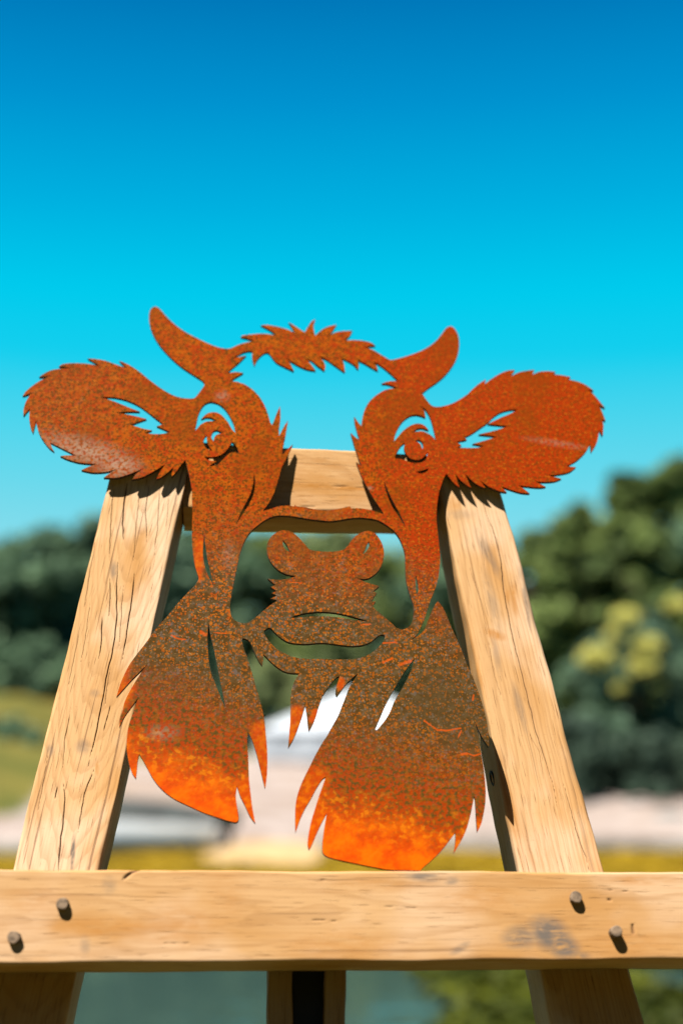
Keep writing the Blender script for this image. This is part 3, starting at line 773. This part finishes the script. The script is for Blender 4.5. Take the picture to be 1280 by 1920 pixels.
# --- left post
lo, hi = ln((204, 902), (24, 1629)), ln((338, 951), (187.5, 1629))
bottom = ground_py(lo)
st = list(np.arange(818, 1660, 2.0)) + list(np.arange(1664, 1940, 6.0)) + list(np.linspace(1960, bottom, 20))
cr = [([(239, 905), (233, 951), (231, 983), (232, 1012)], 1.5, 1.2, 1), ([(215, 910), (210, 960), (205, 1050)], .7, .6, .8),
      ([(252, 1076), (248, 1123), (244, 1151), (237, 1194), (230, 1238)], 1.3, .9, 1),
      ([(221, 1054), (219, 1094), (220, 1151), (216, 1194), (208.6, 1234), (198, 1274), (194, 1309), (180, 1378), (169, 1421), (163.6, 1443)], 1.2, 1.1, 1),
      ([(192, 1158), (190, 1209), (185, 1234)], 1.2, .8, 1), ([(176, 1443), (158, 1489), (147, 1561)], .9, .8, .9),
      ([(119, 1468), (122, 1500), (120, 1532), (115, 1568), (110, 1632)], .9, 1.7, 1), ([(208, 1320), (194, 1374)], .9, .7, .8),
      ([(280, 905), (274, 960), (276, 1020)], .7, .7, .8), ([(262, 930), (256, 990), (250, 1050)], .6, .6, .7),
      ([(300, 915), (296, 990), (290, 1040)], .7, .6, .7), ([(180, 1010), (168, 1080), (158, 1140)], .6, .6, .6),
      ([(150, 1180), (140, 1230), (128, 1290)], .6, .6, .6), ([(170, 1130), (160, 1200), (152, 1240)], .6, .6, .6),
      ([(135, 1330), (122, 1390), (118, 1440)], .7, .6, .7), ([(206, 1255), (196, 1330)], .6, .5, .6), ([(108, 1475), (103, 1500)], 1.2, .8, .9),
      ([(206, 1085), (207, 1130), (204, 1160)], .8, .6, .9), ([(232, 1100), (228, 1160), (224, 1210)], .6, .6, .7),
      ([(90, 1420), (80, 1480), (70, 1530)], .5, .5, .6), ([(318, 930), (312, 990)], .5, .5, .6)]
gr = [(137, 1600, 4.5, 34, 3, 1.0), (155, 1400, 14, 14, 0, .5), (214, 1070, 8, 18, 0, .6), (95, 1408, 7, 12, 0, .45), (178, 1300, 10, 8, 0, .35)]
am = [(252, 1100, 10, 60, 5, .25), (182, 1440, 4, 14, 0, .6), (190, 1305, 8, 4, 0, .5), (120, 1230, 9, 120, 14, .35)]
timber('post', 'post_l', 'y', lo, hi, 0.0, 0.085, st, 190, cr, gr, am, 0.0035, easel, 0.0004, 1)
# --- right post
lo, hi = ln((829, 940), (972, 1631)), ln((942, 930), (1131, 1632))
st = list(np.arange(846, 1660, 2.0)) + list(np.arange(1664, 1940, 6.0)) + list(np.linspace(1960, bottom, 20))
cr = [([(905, 945), (925, 999), (936, 1037.6), (942.7, 1098), (953.5, 1158.6), (962, 1202), (973, 1245), (986, 1297), (1003, 1366), (1020.5, 1422), (1035.7, 1470), (1042, 1504)], 1.1, .8, 1),
      ([(1055, 1470), (1068, 1513), (1081, 1565), (1098, 1608), (1103, 1632)], .7, .8, .9),
      ([(990, 1370), (1010, 1410), (1022, 1470)], .5, .5, .5), ([(900, 1010), (908, 1060)], .5, .5, .6), ([(880, 1060), (902, 1130), (915, 1200)], .6, .5, .6),
      ([(915, 1205), (925, 1260), (940, 1310)], .5, .5, .6), ([(866, 930), (872, 950)], .5, .5, .6)]
gr = [(915, 1040, 9, 52, -28, .5), (922, 1125, 10, 60, -14, .38), (985, 1130, 5, 50, -10, .6), (930, 1230, 7, 40, -12, .35), (973, 1325, 8, 46, -15, .45), (975, 1075, 6, 30, -10, .35), (860, 965, 30, 10, 0, .3)]
am = [(928, 1190, 22, 9, 20, .85), (957, 1110, 9, 18, 20, .75), (962, 1130, 6, 34, -12, .6), (850, 945, 18, 14, 0, .5), (880, 1200, 6, 130, -14, .7), (1040, 1490, 10, 60, -14, .35), (1008, 1600, 40, 40, 0, .3), (955, 1500, 9, 90, -13, .6)]
post_r = timber('post', 'post_r', 'y', lo, hi, 0.0, 0.085, st, 200, cr, gr, am, 0.006, easel, 0.0006, 2)
# --- crossbar
GB = 0.078
lo, hi = lnx((0, 1630), (1280, 1635)), lnx((0, 1806), (1280, 1799))
st = list(np.arange(-150, 1431, 3.0))
cr = [([(231, 1651), (240, 1642), (250, 1635), (262, 1631)], 2.6, 3.2, 1), ([(1185, 1735), (1187, 1755)], 3.0, 3.0, .8), ([(1138, 1686), (1144, 1690)], 2.5, 2.5, .7),
      ([(560, 1728), (600, 1726), (640, 1729)], .6, .6, .5), ([(1110, 1668), (1180, 1672)], .6, .6, .5), ([(300, 1770), (380, 1768)], .5, .5, .4), ([(600, 1650), (640, 1648)], .5, .5, .5), ([(700, 1700), (790, 1704)], .5, .5, .4)]
gr = [(1030, 1752, 42, 30, 30, 1.0), (1055, 1775, 32, 22, 20, 1.0), (975, 1758, 34, 22, 0, .7), (795, 1645, 34, 9, 5, .8), (845, 1652, 14, 8, 0, .6), (862, 1778, 20, 7, -30, .55), (1085, 1792, 22, 8, 0, .6), (160, 1772, 10, 18, 0, .4), (205, 1660, 14, 18, 0, .35)]
am = [(330, 1735, 90, 40, 0, .4), (640, 1770, 120, 30, 0, .35), (900, 1690, 90, 30, 0, .35), (700, 1660, 110, 16, 0, .3), (200, 1740, 140, 20, 0, .45), (1200, 1650, 70, 12, 0, .5), (1180, 1770, 90, 26, 0, .35), (60, 1690, 60, 30, 0, .3), (420, 1680, 40, 60, 0, .25)]
beam = timber('crossbar', 'beam', 'x', lo, hi, GB, GB - 0.0008, st, 90, cr, gr, am, 0.003, easel, 0.0003, 3)
# --- top rail between the posts
lo, hi = lnx((338, 826), (830, 855)), lnx((338, 953), (830, 963))
st = list(np.arange(343, 814, 2.0))
cr = [([(560, 908), (620, 911), (690, 916)], .7, .6, .5), ([(540, 948), (600, 951)], .6, .6, .5), ([(560, 870), (640, 874)], .5, .5, .3)]
am = [(610, 895, 140, 60, 3, .35), (610, 870, 60, 16, 3, .5), (620, 914, 110, 6, 4, .9), (560, 935, 60, 18, 3, .4), (690, 935, 50, 14, 3, .3)]
timber('top_rail', 'rail', 'x', lo, hi, (-0.001, -0.012), 0.074, st, 60, cr, [], am, 0.003, easel, 0.0004, 4)
# --- prop under the crossbar: two oak cheeks with a dark board between them
for k, (xa, xb) in enumerate(((504, 549), (611, 649))):
    st = list(np.arange(1700, 1960, 6.0)) + list(np.linspace(1980, bottom - 60, 12))
    timber('prop_cheek', 'prop', 'y', ln((xa, 1700), (xa - 1.5, 1920)), ln((xb, 1700), (xb - 1, 1920)), -0.002, 0.06, st, 24, [], [], [], 0.002, easel, 0.0006, 7 + k)
st = list(np.arange(1700, 1960, 20.0)) + list(np.linspace(1980, bottom - 60, 12))
timber('prop_board', 'dark', 'y', ln((540, 1700), (539, 1920)), ln((622, 1700), (621, 1920)), -0.030, 0.028, st, 12, [], [], [], 0.002, easel, 0.0004, 9)

# --- pegs
def peg(px, py, r_px, out, seed, parent, tilt=0.0):
    rng = random.Random(seed)
    c = Vector(hit(px, py, GB + out)); c0 = Vector((c.x, c.y, GB - 0.02))
    r = (Vector(hit(px + r_px, py, GB + out)) - c).length
    v, f = [], []; seg = 12
    ang = [2 * math.pi * j / seg for j in range(seg)]; rad = [r * rng.uniform(0.92, 1.05) for _ in ang]
    levels = [(-0.02, 1.0), (out * 0.80, 1.0), (out * 0.96, 0.93), (out, 0.80)]
    for z, k in levels:
        for a, q in zip(ang, rad):
            v.append((c.x + math.cos(a) * q * k, c.y + math.sin(a) * q * k, GB + z + tilt * math.cos(a) * q))
    for L in range(3):
        for j in range(seg): f.append((L * seg + j, L * seg + (j + 1) % seg, (L + 1) * seg + (j + 1) % seg, (L + 1) * seg + j))
    f.append(tuple(3 * seg + j for j in range(seg)))
    return link('peg', mesh('peg', v, f), M['peg'], parent)
peg(117, 1694, 12.0, 0.0085, 1, beam); peg(26, 1757, 12.5, 0.0075, 2, beam)
peg(1080, 1681.5, 11.5, 0.0085, 3, beam); peg(1156, 1745.5, 11.5, 0.0125, 4, beam)

def knot():
    c = Vector(hit(933, 1444)) + Vector((-0.0010, 0, -0.040)); v, f = [], []
    a_n, b_n = 20, 6
    for i in range(a_n):
        a = 2 * math.pi * i / a_n
        for j in range(b_n):
            b = 2 * math.pi * j / b_n; r = 1 + 0.22 * math.cos(b)
            v.append((c.x + 0.0011 * math.sin(b) + 0.21 * 0.0085 * math.sin(a) * -1, c.y + 0.0085 * r * math.sin(a), c.z + 0.0085 * r * math.cos(a)))
    for i in range(a_n):
        for j in range(b_n):
            f.append((i * b_n + j, ((i + 1) % a_n) * b_n + j, ((i + 1) % a_n) * b_n + (j + 1) % b_n, i * b_n + (j + 1) % b_n))
    link('knot', mesh('knot', v, f, True), M['knot'], post_r)
knot()

# ------------------------------------------------------------------ the steel cow head, cut from one sheet
CROP = {'A': (30, 650, 1280 / 350), 'B': (260, 560, 1280 / 300), 'C': (440, 580, 4), 'D': (640, 590, 1280 / 260), 'E': (790, 680, 1280 / 360),
        'F': (340, 720, 1280 / 220), 'G': (640, 720, 1280 / 220), 'H': (340, 920, 1280 / 240), 'I': (480, 930, 1280 / 280), 'J': (700, 930, 6.4),
        'K': (420, 1070, 4), 'L': (200, 1080, 1280 / 260), 'M': (220, 1300, 1280 / 300), 'N': (430, 1150, 1280 / 230), 'O': (640, 1120, 1280 / 290),
        'P': (530, 1380, 6.4), 'Q': (740, 1350, 1280 / 240)}
def path(txt):
    """Points measured on enlargements of the sheet; a trailing * marks a sharp corner."""
    pts = []; cur = None
    for tok in txt.split():
        if tok in CROP: cur = CROP[tok]; continue
        c = tok.endswith('*'); x, y = tok.rstrip('*').split(',')
        pts.append((cur[0] + float(x) / cur[2], cur[1] + float(y) / cur[2], c))
    return pts
OUTER = path('''
B 130,72 160,82 190,112 230,158 300,222 380,278 470,325 560,368 640,398 700,408 740,404 780,385 830,366 890,352
C 150,243* 105,228 45,214* 62,203 130,195 200,190 260,194 305,203 325,214* 270,166 197,127* 250,125 330,140 400,160 455,187* 432,148 405,105* 450,133 490,158 525,180*
550,135 575,100 602,80* 590,130 595,175 603,205* 640,170 690,140 762,122* 730,170 690,215* 740,185 800,172 880,168* 860,205 820,240* 900,238 970,245 1020,258 1052,280* 1010,284 968,292*
1030,310 1090,345 1140,375 1165,387
D 520,415 620,385 720,348 800,305 870,250 920,190 960,137 990,118 1015,119 1045,145 1070,190 1082,250 1080,330 1060,410 1015,490 950,570 880,630 800,685 738,735*
775,785 810,830 835,850 870,860 930,855 1010,832 1090,790 1170,735
E 320,200 370,155 425,118* 419,148* 470,110 530,75 580,58 618,56* 588,97* 650,70 700,60 748,54* 738,85* 780,68 840,63 890,68* 868,84* 930,90 990,102* 968,118* 1030,130 1090,155 1142,192* 1100,186*
1135,210 1170,250 1218,308* 1174,286* 1195,325 1222,395* 1200,380* 1208,430 1203,495* 1180,452* 1174,500 1160,550 1128,603* 1120,548* 1090,600 1035,655 962,696*
1025,703* 980,735 900,752 835,755* 928,780* 880,797 800,801 748,793* 825,834* 780,838 700,831 640,823* 680,848 717,878* 660,873 590,852 525,829* 565,870* 520,862 450,835 385,789* 405,815 423,842* 380,825 330,790 290,747*
305,790 328,840* 280,810 245,775 222,743* 235,790 250,838* 215,810 185,775 163,745*
G 1110,1040 1085,1110 1060,1190 1045,1270 1035,1370 1033,1480
J 755,350 768,460 782,600 793,720 790,850 775,970 755,1060 720,1160 680,1260 640,1380 610,1480 580,1550 545,1620 510,1680
O 565,365* 600,345 650,310 685,265 710,205 740,130 770,70 795,38* 830,85 860,140 900,240 950,350 990,440 1030,550 1080,660 1125,780 1165,900 1195,1020 1212,1130
Q 937,230 932,277* 890,215 840,125 797,26* 815,110 840,230 860,350 880,470 895,600 903,720 900,830 885,930 860,1040 820,1127* 810,1000 805,900 797,800 787,766*
775,840 755,940 730,1040 700,1130 650,1230 583,1339* 595,1270 603,1190 602,1130* 560,1185 500,1265 430,1345 350,1420 290,1470 250,1512*
P 1280,1612 1100,1582 900,1542 700,1500 560,1465 503,1436 478,1395 475,1330 480,1230 500,1090 528,933* 500,985 450,1080 400,1190 350,1310 315,1372* 298,1300 310,1180 340,1030 380,900 430,740 480,600 515,496*
470,530 400,640 330,770 270,870 210,1000 153,1163* 148,1050 150,880 165,760 200,640 250,520 320,380 400,220 480,80
N 1022,1280 1080,1170 1130,1080 1170,980 1210,880 1250,780
O 115,672 138,632*
N 1270,690 1210,750 1165,810 1118,873* 1105,830 1115,770 1135,710 1149,664* 1110,680 1050,750 1000,820 960,890 930,980 905,1070 870,1160 828,1237* 815,1150 805,1050 793,963* 775,1010 755,1090 720,1190 670,1310 612,1412*
625,1250 635,1100 638,950 645,830 665,750 700,680 728,634* 640,630 570,612 500,570 440,520 390,470 356,433* 352,490 342,553* 310,510 270,430 235,350 205,297 170,275 140,270 129,290 150,370 190,480 220,580 250,680 290,820 330,960 360,1090
M 1185,320 1195,420 1200,520 1197,650 1182,767* 1155,660 1125,530 1095,430 1070,360 1045,316* 1038,400 1048,540 1053,680 1065,800 1080,920 1103,1044* 1060,985 1020,900 985,830 957,748*
948,820 955,900 968,980 966,1022 945,1036 870,1020 780,990 680,955 560,900 450,845 360,775 290,690 240,600 205,535 177,490* 165,540 158,620 150,688* 120,640 95,560 78,450 80,350 95,260 125,170 155,80 173,37*
110,120 60,190 18,277* 22,215 45,140
L 165,1180 200,1100 250,1010 300,930 350,860 388,814* 310,890 220,980 94,1122* 120,1030 160,930 210,830 270,745 340,655 400,575 470,480 560,380 650,270 740,170 800,110 840,60
H 175,885 165,850 140,770 125,690 113,600 108,500 108,400 110,300 112,200 108,100
F 115,1163 95,1040 75,950 45,838*
A 1130,820 1095,870 1068,899* 1070,870 1086,828* 1040,870 1000,900 965,913* 985,870 1010,835 1029,811* 980,840 930,870 870,900 800,916* 825,880 881,839* 820,865 750,890 690,905 604,905* 650,870 706,839* 650,858 590,868 520,868 451,853* 500,830 561,810*
500,808 430,800 360,780 307,757* 350,752 416,754* 360,725 300,695 239,664* 250,700 266,728* 230,700 190,650 160,595 145,540 141,518* 130,560 120,601* 103,560 95,510 95,460 100,429* 80,450 54,484* 55,440 65,400 85,360 110,321* 80,335 49,346*
70,315 110,280 160,245 210,220 249,207* 200,212 162,215* 190,195 240,170 310,158 406,152* 350,148 297,142* 330,125 400,120 470,122 530,130 583,140* 540,115 494,88* 550,92 620,105 690,130 761,156* 735,130 711,104* 740,115 790,140 850,180 910,230 970,275 1030,315 1090,345 1140,358 1190,363 1225,358 1250,330
B 512,722 527,695 520,672 500,655 430,610 340,550 260,480 190,405 140,335 105,265 88,200 85,140 95,100 110,80
''')
HOLES = [path(t) for t in ('''
B 740,490* 790,460 840,435 890,425 912,430*
C 130,370 148,431* 165,390 200,350 235,330 260,340 290,380 320,410 380,440 443,471* 420,420 400,385 376,359* 420,395 480,430 540,455 606,467* 580,430 555,400 529,374* 580,395 620,430 672,468* 678,430 660,390 629,354* 690,385 740,420 790,455 825,479*
820,430 810,395 793,369* 840,390 890,420 925,459* 930,420 918,386* 970,410 1020,440 1072,468* 1060,430 1028,397* 1080,420 1140,465 1190,510 1228,548*
D 490,622 430,625 369,645* 420,650 470,665 523,688* 470,690 400,705 330,745 270,795 230,850 205,910 190,970 182,1037* 150,1000 116,950* 122,1010 140,1080 165,1167*
G 150,590 99,543* 120,620 150,720 185,820 223,916* 195,890 159,860* 180,920 220,1020 270,1120 320,1210 370,1290 410,1350 440,1395 458,1434*
I 1020,140 940,120 870,112 812,112 803,96* 750,108 680,122 610,130 540,127 470,115 400,101 345,95 331,81* 335,96 290,92 240,90 180,100 120,120 58,136*
F 950,1310 1000,1220 1030,1140 1060,1040 1090,930 1130,850 1170,760 1213,670* 1150,730 1099,787* 1098,760 1110,690 1135,570 1161,408* 1110,490 1067,577* 1065,500 1080,380 1076,253* 1040,330 1010,410 990,457* 970,430 945,340 905,240 850,150 780,75 700,20
B 818,683 780,672 729,668* 770,640 836,602* 780,595 709,604* 740,570 800,520 859,462* 800,475''',
'''H 980,257 920,265 840,300 770,350 710,400 660,460 620,540 585,640 560,750 540,850 520,950 500,1067
K 45,270 48,320 60,355 90,385 140,400 180,395 220,370 280,320 340,270 385,240 401,229* 349,215* 398,194* 356,175* 395,159* 349,128* 385,113* 326,65* 360,72 420,75 480,68 520,55 545,45*
I 290,685 230,665 170,625 125,570 98,510 92,450 105,395 140,345 190,312 240,302 290,310 340,340 380,380 420,425 450,460 490,475 560,483 640,485 710,478 760,460 800,410 840,360 890,325 940,308 990,312 1030,340 1065,390 1088,450 1093,510 1080,580 1050,640 1000,690 950,715 900,717 856,705* 910,735 970,757
K 1159,122* 1114,163* 1142,173* 1120,205 1101,236* 1133,238* 1118,262 1120,285 1160,320 1220,370 1280,425
O 450,258 495,272 530,265 560,245 580,215 592,170 595,110 590,60
J 442,1216 410,1110 388,1020 380,900 378,780 370,690 345,600 310,520 270,460 210,400 140,350 60,305
I 1000,205 930,195 860,193 790,200 720,212 640,222 560,217 460,205 360,188 280,177''',
'K 497,357* 560,335 620,322 690,315 760,315 830,322 900,335 970,352 1030,370 1084,388* 1020,382 950,372 860,358 770,350 680,350 590,355 530,361',
'''K 297,465 320,440 340,433 360,445 390,478 430,512 480,540 540,552 620,555 700,548 760,548 840,558 920,568 980,570 1050,560 1100,538 1140,505 1170,487 1195,487 1205,505 1190,540 1150,585 1100,625 1050,650 980,667 880,672 760,668 640,668 560,662 500,648 440,620 390,590 350,550 320,510''',
'A 579,353* 650,352 720,362 790,385 850,415 900,450 950,490 1013,538* 990,545 967,552* 1010,570 1059,592* 1000,605 940,605 881,597* 910,587 933,580* 880,570 830,555 784,543* 840,522 896,503* 840,488 760,470 682,459* 760,452 851,452* 780,425 700,392 640,370',
'E 641,318* 590,320 530,335 480,365 440,405 390,440 330,480 282,503* 299,519* 265,526 228,532* 263,556* 231,572* 320,575 380,572 411,563* 370,552 337,548* 420,525 501,499* 450,492 379,485* 480,460 581,429* 510,423 439,415* 520,375 590,345',
'F 147,524* 165,440 185,350 215,280 255,230 310,205 370,212 430,240 490,300 540,380 575,460 592,548* 550,500 510,430 460,370 410,330 350,318 290,330 250,358 218,393* 270,375 330,380 393,412* 330,415 270,422 210,455 175,495',
'F 446,549* 420,525 380,513 345,530 328,570 330,600 352,634* 362,590 385,565 415,553',
'F 276,564* 250,600 243,650 255,690 290,725 342,739* 310,700 285,650 278,600',
'F 252,802* 320,808 400,795 460,765 510,710 550,638* 580,665 610,710 632,767* 590,755 540,760 490,800 440,850 390,895 303,911* 340,880 391,852* 330,848 280,832',
'G 569,637* 585,560 620,480 670,410 740,360 810,345 870,358 913,376* 905,320 885,280 843,243* 900,275 945,335 980,420 1005,520 1029,634* 985,580 930,545 870,525 773,536* 820,500 880,492 946,513* 910,470 860,445 800,445 730,475 660,530 610,590',
'G 793,633* 830,618 865,630 885,665 888,700 876,719* 865,680 840,650',
'G 691,648* 650,680 610,740 577,803* 585,820* 640,830 700,848 755,868 820,872 880,860 920,825 941,748* 910,790 860,830 810,838 750,820 710,785 683,730 680,690',
'G 806,971* 870,955 946,929* 935,960 890,982 850,985',
'F 790,983* 805,1060 800,1150 780,1230 740,1320 690,1400 599,1542* 630,1460 670,1370 720,1280 760,1190 785,1090',
'G 460,1063* 490,1140 530,1230 580,1330 640,1440 706,1592* 650,1500 590,1410 540,1330 500,1230 470,1130',
'H 232,448* 240,540 255,650 280,770 321,952* 270,860 235,760 218,650 220,540',
'J 505,958* 525,1050 535,1120 525,1180 510,1180 503,1110 500,1040',
'I 230,383* 265,430 293,492* 255,470 232,430',
'I 966,393* 970,430 950,475 914,510* 930,465 950,420',
'L 940,423* 955,530 985,660 1015,800 1045,960 1075,1100 1098,1237* 1060,1150 1010,1020 960,880 938,730 932,560',
'O 601,513* 570,620 510,740 440,860 380,990 290,1107 275,1102 310,1020 370,880 440,750 520,620')]
def smooth(pts, sub=5):
    """Catmull-Rom through the points, broken at the sharp corners."""
    n = len(pts); out = []
    for i in range(n):
        p1, p2 = pts[i], pts[(i + 1) % n]
        p0 = pts[i - 1] if not p1[2] else (2 * p1[0] - p2[0], 2 * p1[1] - p2[1], 0)
        p3 = pts[(i + 2) % n] if not p2[2] else (2 * p2[0] - p1[0], 2 * p2[1] - p1[1], 0)
        L = math.hypot(p2[0] - p1[0], p2[1] - p1[1]); k = max(1, min(sub, int(L / 2.2)))
        def cl(q, r):       # keep tangents from overshooting beside short steps
            d = math.hypot(q[0] - r[0], q[1] - r[1])
            if d > 1.8 * L and d > 0: return (r[0] + (q[0] - r[0]) * 1.8 * L / d, r[1] + (q[1] - r[1]) * 1.8 * L / d)
            return (q[0], q[1])
        p0, p3 = cl(p0, p1), cl(p3, p2)
        for j in range(k):
            t = j / k
            f = lambda a, b, c, d: 0.5 * (2 * b + (c - a) * t + (2 * a - 5 * b + 4 * c - d) * t * t + (3 * b - a - 3 * c + d) * t ** 3)
            out.append((f(p0[0], p1[0], p2[0], p3[0]), f(p0[1], p1[1], p2[1], p3[1])))
    return out

THICK = 0.0050
# the sheet stands on the crossbar and leans its head against the posts
bA, bB = hit(640, 910)[1], hit(640, 1400)[1]
gA, gB_ = 0.0125, 0.0535
slope = (gB_ - gA) / (bB - bA)
pO = Vector((0, bA, gA)); pV = Vector((0, 1, slope)).normalized(); pN = Vector((0, -slope, 1)).normalized()
PL = E @ Matrix(((1, pV.x, pN.x, pO.x), (0, pV.y, pN.y, pO.y), (0, pV.z, pN.z, pO.z), (0, 0, 0, 1)))
wO, wN = PL.translation, PL.to_3x3().col[2]; PLi = PL.inverted()
def on_plate(px, py):
    d = ray(px, py); t = (wO - cam_loc).dot(wN) / d.dot(wN)
    q = PLi @ (cam_loc + d * t); return (q.x, q.y)
cu = bpy.data.curves.new('sheet', 'CURVE'); cu.dimensions = '2D'; cu.fill_mode = 'BOTH'; cu.extrude = THICK / 2
for loop in [OUTER] + HOLES:
    pts = [on_plate(*p) for p in smooth(loop)]
    sp = cu.splines.new('POLY'); sp.points.add(len(pts) - 1); sp.use_cyclic_u = True
    sp.points.foreach_set('co', [c for p in pts for c in (p[0], p[1], 0, 1)])
tmp = bpy.data.objects.new('sheet', cu); col.objects.link(tmp)
bpy.context.view_layer.update()
sheet = bpy.data.meshes.new_from_object(tmp.evaluated_get(bpy.context.evaluated_depsgraph_get()))
bpy.data.objects.remove(tmp); bpy.data.curves.remove(cu)
bm = bmesh.new(); bm.from_mesh(sheet)
bmesh.ops.remove_doubles(bm, verts=bm.verts[:], dist=1e-6)
# cut lines between the parts of the head
cuts = [((366, 749), (347.5, 864)), ((383.5, 720), (425, 701)), ((433.4, 650), (433.4, 680)), ((731, 670), (731, 705)), ((790, 739), (746, 730)),
        ((809.6, 763), (835.6, 890)), ((465, 1169), (494, 1186)), ((717, 1156), (721, 1196)), ((371.5, 1089), (434, 1119)), ((452, 1169), (455, 1198)), ((768, 1202), (671, 1263))]
for a, b in cuts:
    a, b = Vector((*on_plate(*a), 0)), Vector((*on_plate(*b), 0)); n = (b - a).cross(Vector((0, 0, 1)))
    bmesh.ops.bisect_plane(bm, geom=bm.verts[:] + bm.edges[:] + bm.faces[:], plane_co=a, plane_no=n, dist=1e-6)
# plate coordinates in photo units for the rust pattern (affine in the sheet's own plane)
o0 = Vector(on_plate(640, 1100)); S = (Vector(on_plate(1100, 1100)) - Vector(on_plate(180, 1100))).x / 920.0
uvl = bm.loops.layers.uv.new('plate')
def uvof(co): return (0.640 + (co.x - o0.x) / S / 1000.0, 1.100 - (co.y - o0.y) / S / 1000.0)
def pip(x, y, poly):
    c = False; n = len(poly)
    for i in range(n):
        (x0, y0), (x1, y1) = poly[i], poly[i - 1]
        if (y0 > y) != (y1 > y) and x < (x1 - x0) * (y - y0) / (y1 - y0) + x0: c = not c
    return c
pp = lambda L: [on_plate(*p) for p in L]
REG = [('ear', pp([(366, 749), (347.5, 864), (350, 915), (20, 930), (20, 650), (240, 655), (300, 700), (350, 735)])),
       ('horn', pp([(383.5, 720), (425, 701), (445, 690), (470, 660), (433.4, 680), (433.4, 650), (420, 560), (260, 560), (262, 640), (330, 710)])),
       ('forelock', pp([(433.4, 650), (433.4, 675), (475, 668), (475, 710), (700, 715), (731, 701), (731, 677), (731, 590), (440, 590)])),
       ('horn', pp([(731, 670), (731, 703), (746, 730), (790, 739), (900, 730), (880, 590), (731, 590)])),
       ('ear', pp([(809.6, 763), (835.6, 890), (850, 940), (1160, 950), (1160, 680), (900, 680), (860, 740)])),
       ('muzzle', pp([(465, 1169), (494, 1186), (520, 1215), (640, 1213), (690, 1213), (721, 1196), (717, 1156), (735, 1120), (735, 985), (480, 985), (480, 1120)])),
       ('cheek', pp([(371.5, 1089), (434, 1119), (425, 1165), (452, 1169), (455, 1198), (490, 1260), (530, 1560), (180, 1560), (180, 1250)])),
       ('cheek', pp([(768, 1202), (671, 1263), (640, 1300), (530, 1420), (530, 1660), (960, 1660), (960, 1350), (830, 1110), (800, 1160)]))]
parts = [('face', None)] + REG
assign = {}
for f in bm.faces:
    c = f.calc_center_median(); k = 0
    for i, (nm, poly) in enumerate(REG):
        if pip(c.x, c.y, poly): k = i + 1; break
    assign.setdefault(k, []).append(f)
cow = empty('cow_head_sculpture', PL)
tag(cow, 'rusty steel cow head cut from flat sheet, standing on the oak crossbar', 'sculpture')
for k, (nm, _) in enumerate(parts):
    fs = assign.get(k, [])
    if not fs: continue
    ids = {}; vv = []; ff = []
    for f in fs:
        row = []
        for v in f.verts:
            if v not in ids: ids[v] = len(vv); vv.append(v.co.copy())
            row.append(ids[v])
        ff.append(row)
    me = mesh(nm, vv, ff)
    ul = me.uv_layers.new(name='plate')
    P = np.array([uvof(c) for c in vv]); lv = np.empty(len(me.loops), np.int32); me.loops.foreach_get('vertex_index', lv)
    ul.data.foreach_set('uv', P[lv].astype(np.float32).ravel())
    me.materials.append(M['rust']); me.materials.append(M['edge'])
    me.polygons.foreach_set('material_index', [0 if abs(p.normal.z) > 0.5 else 1 for p in me.polygons])
    link(nm, me, None, cow)
bm.free(); bpy.data.meshes.remove(sheet)
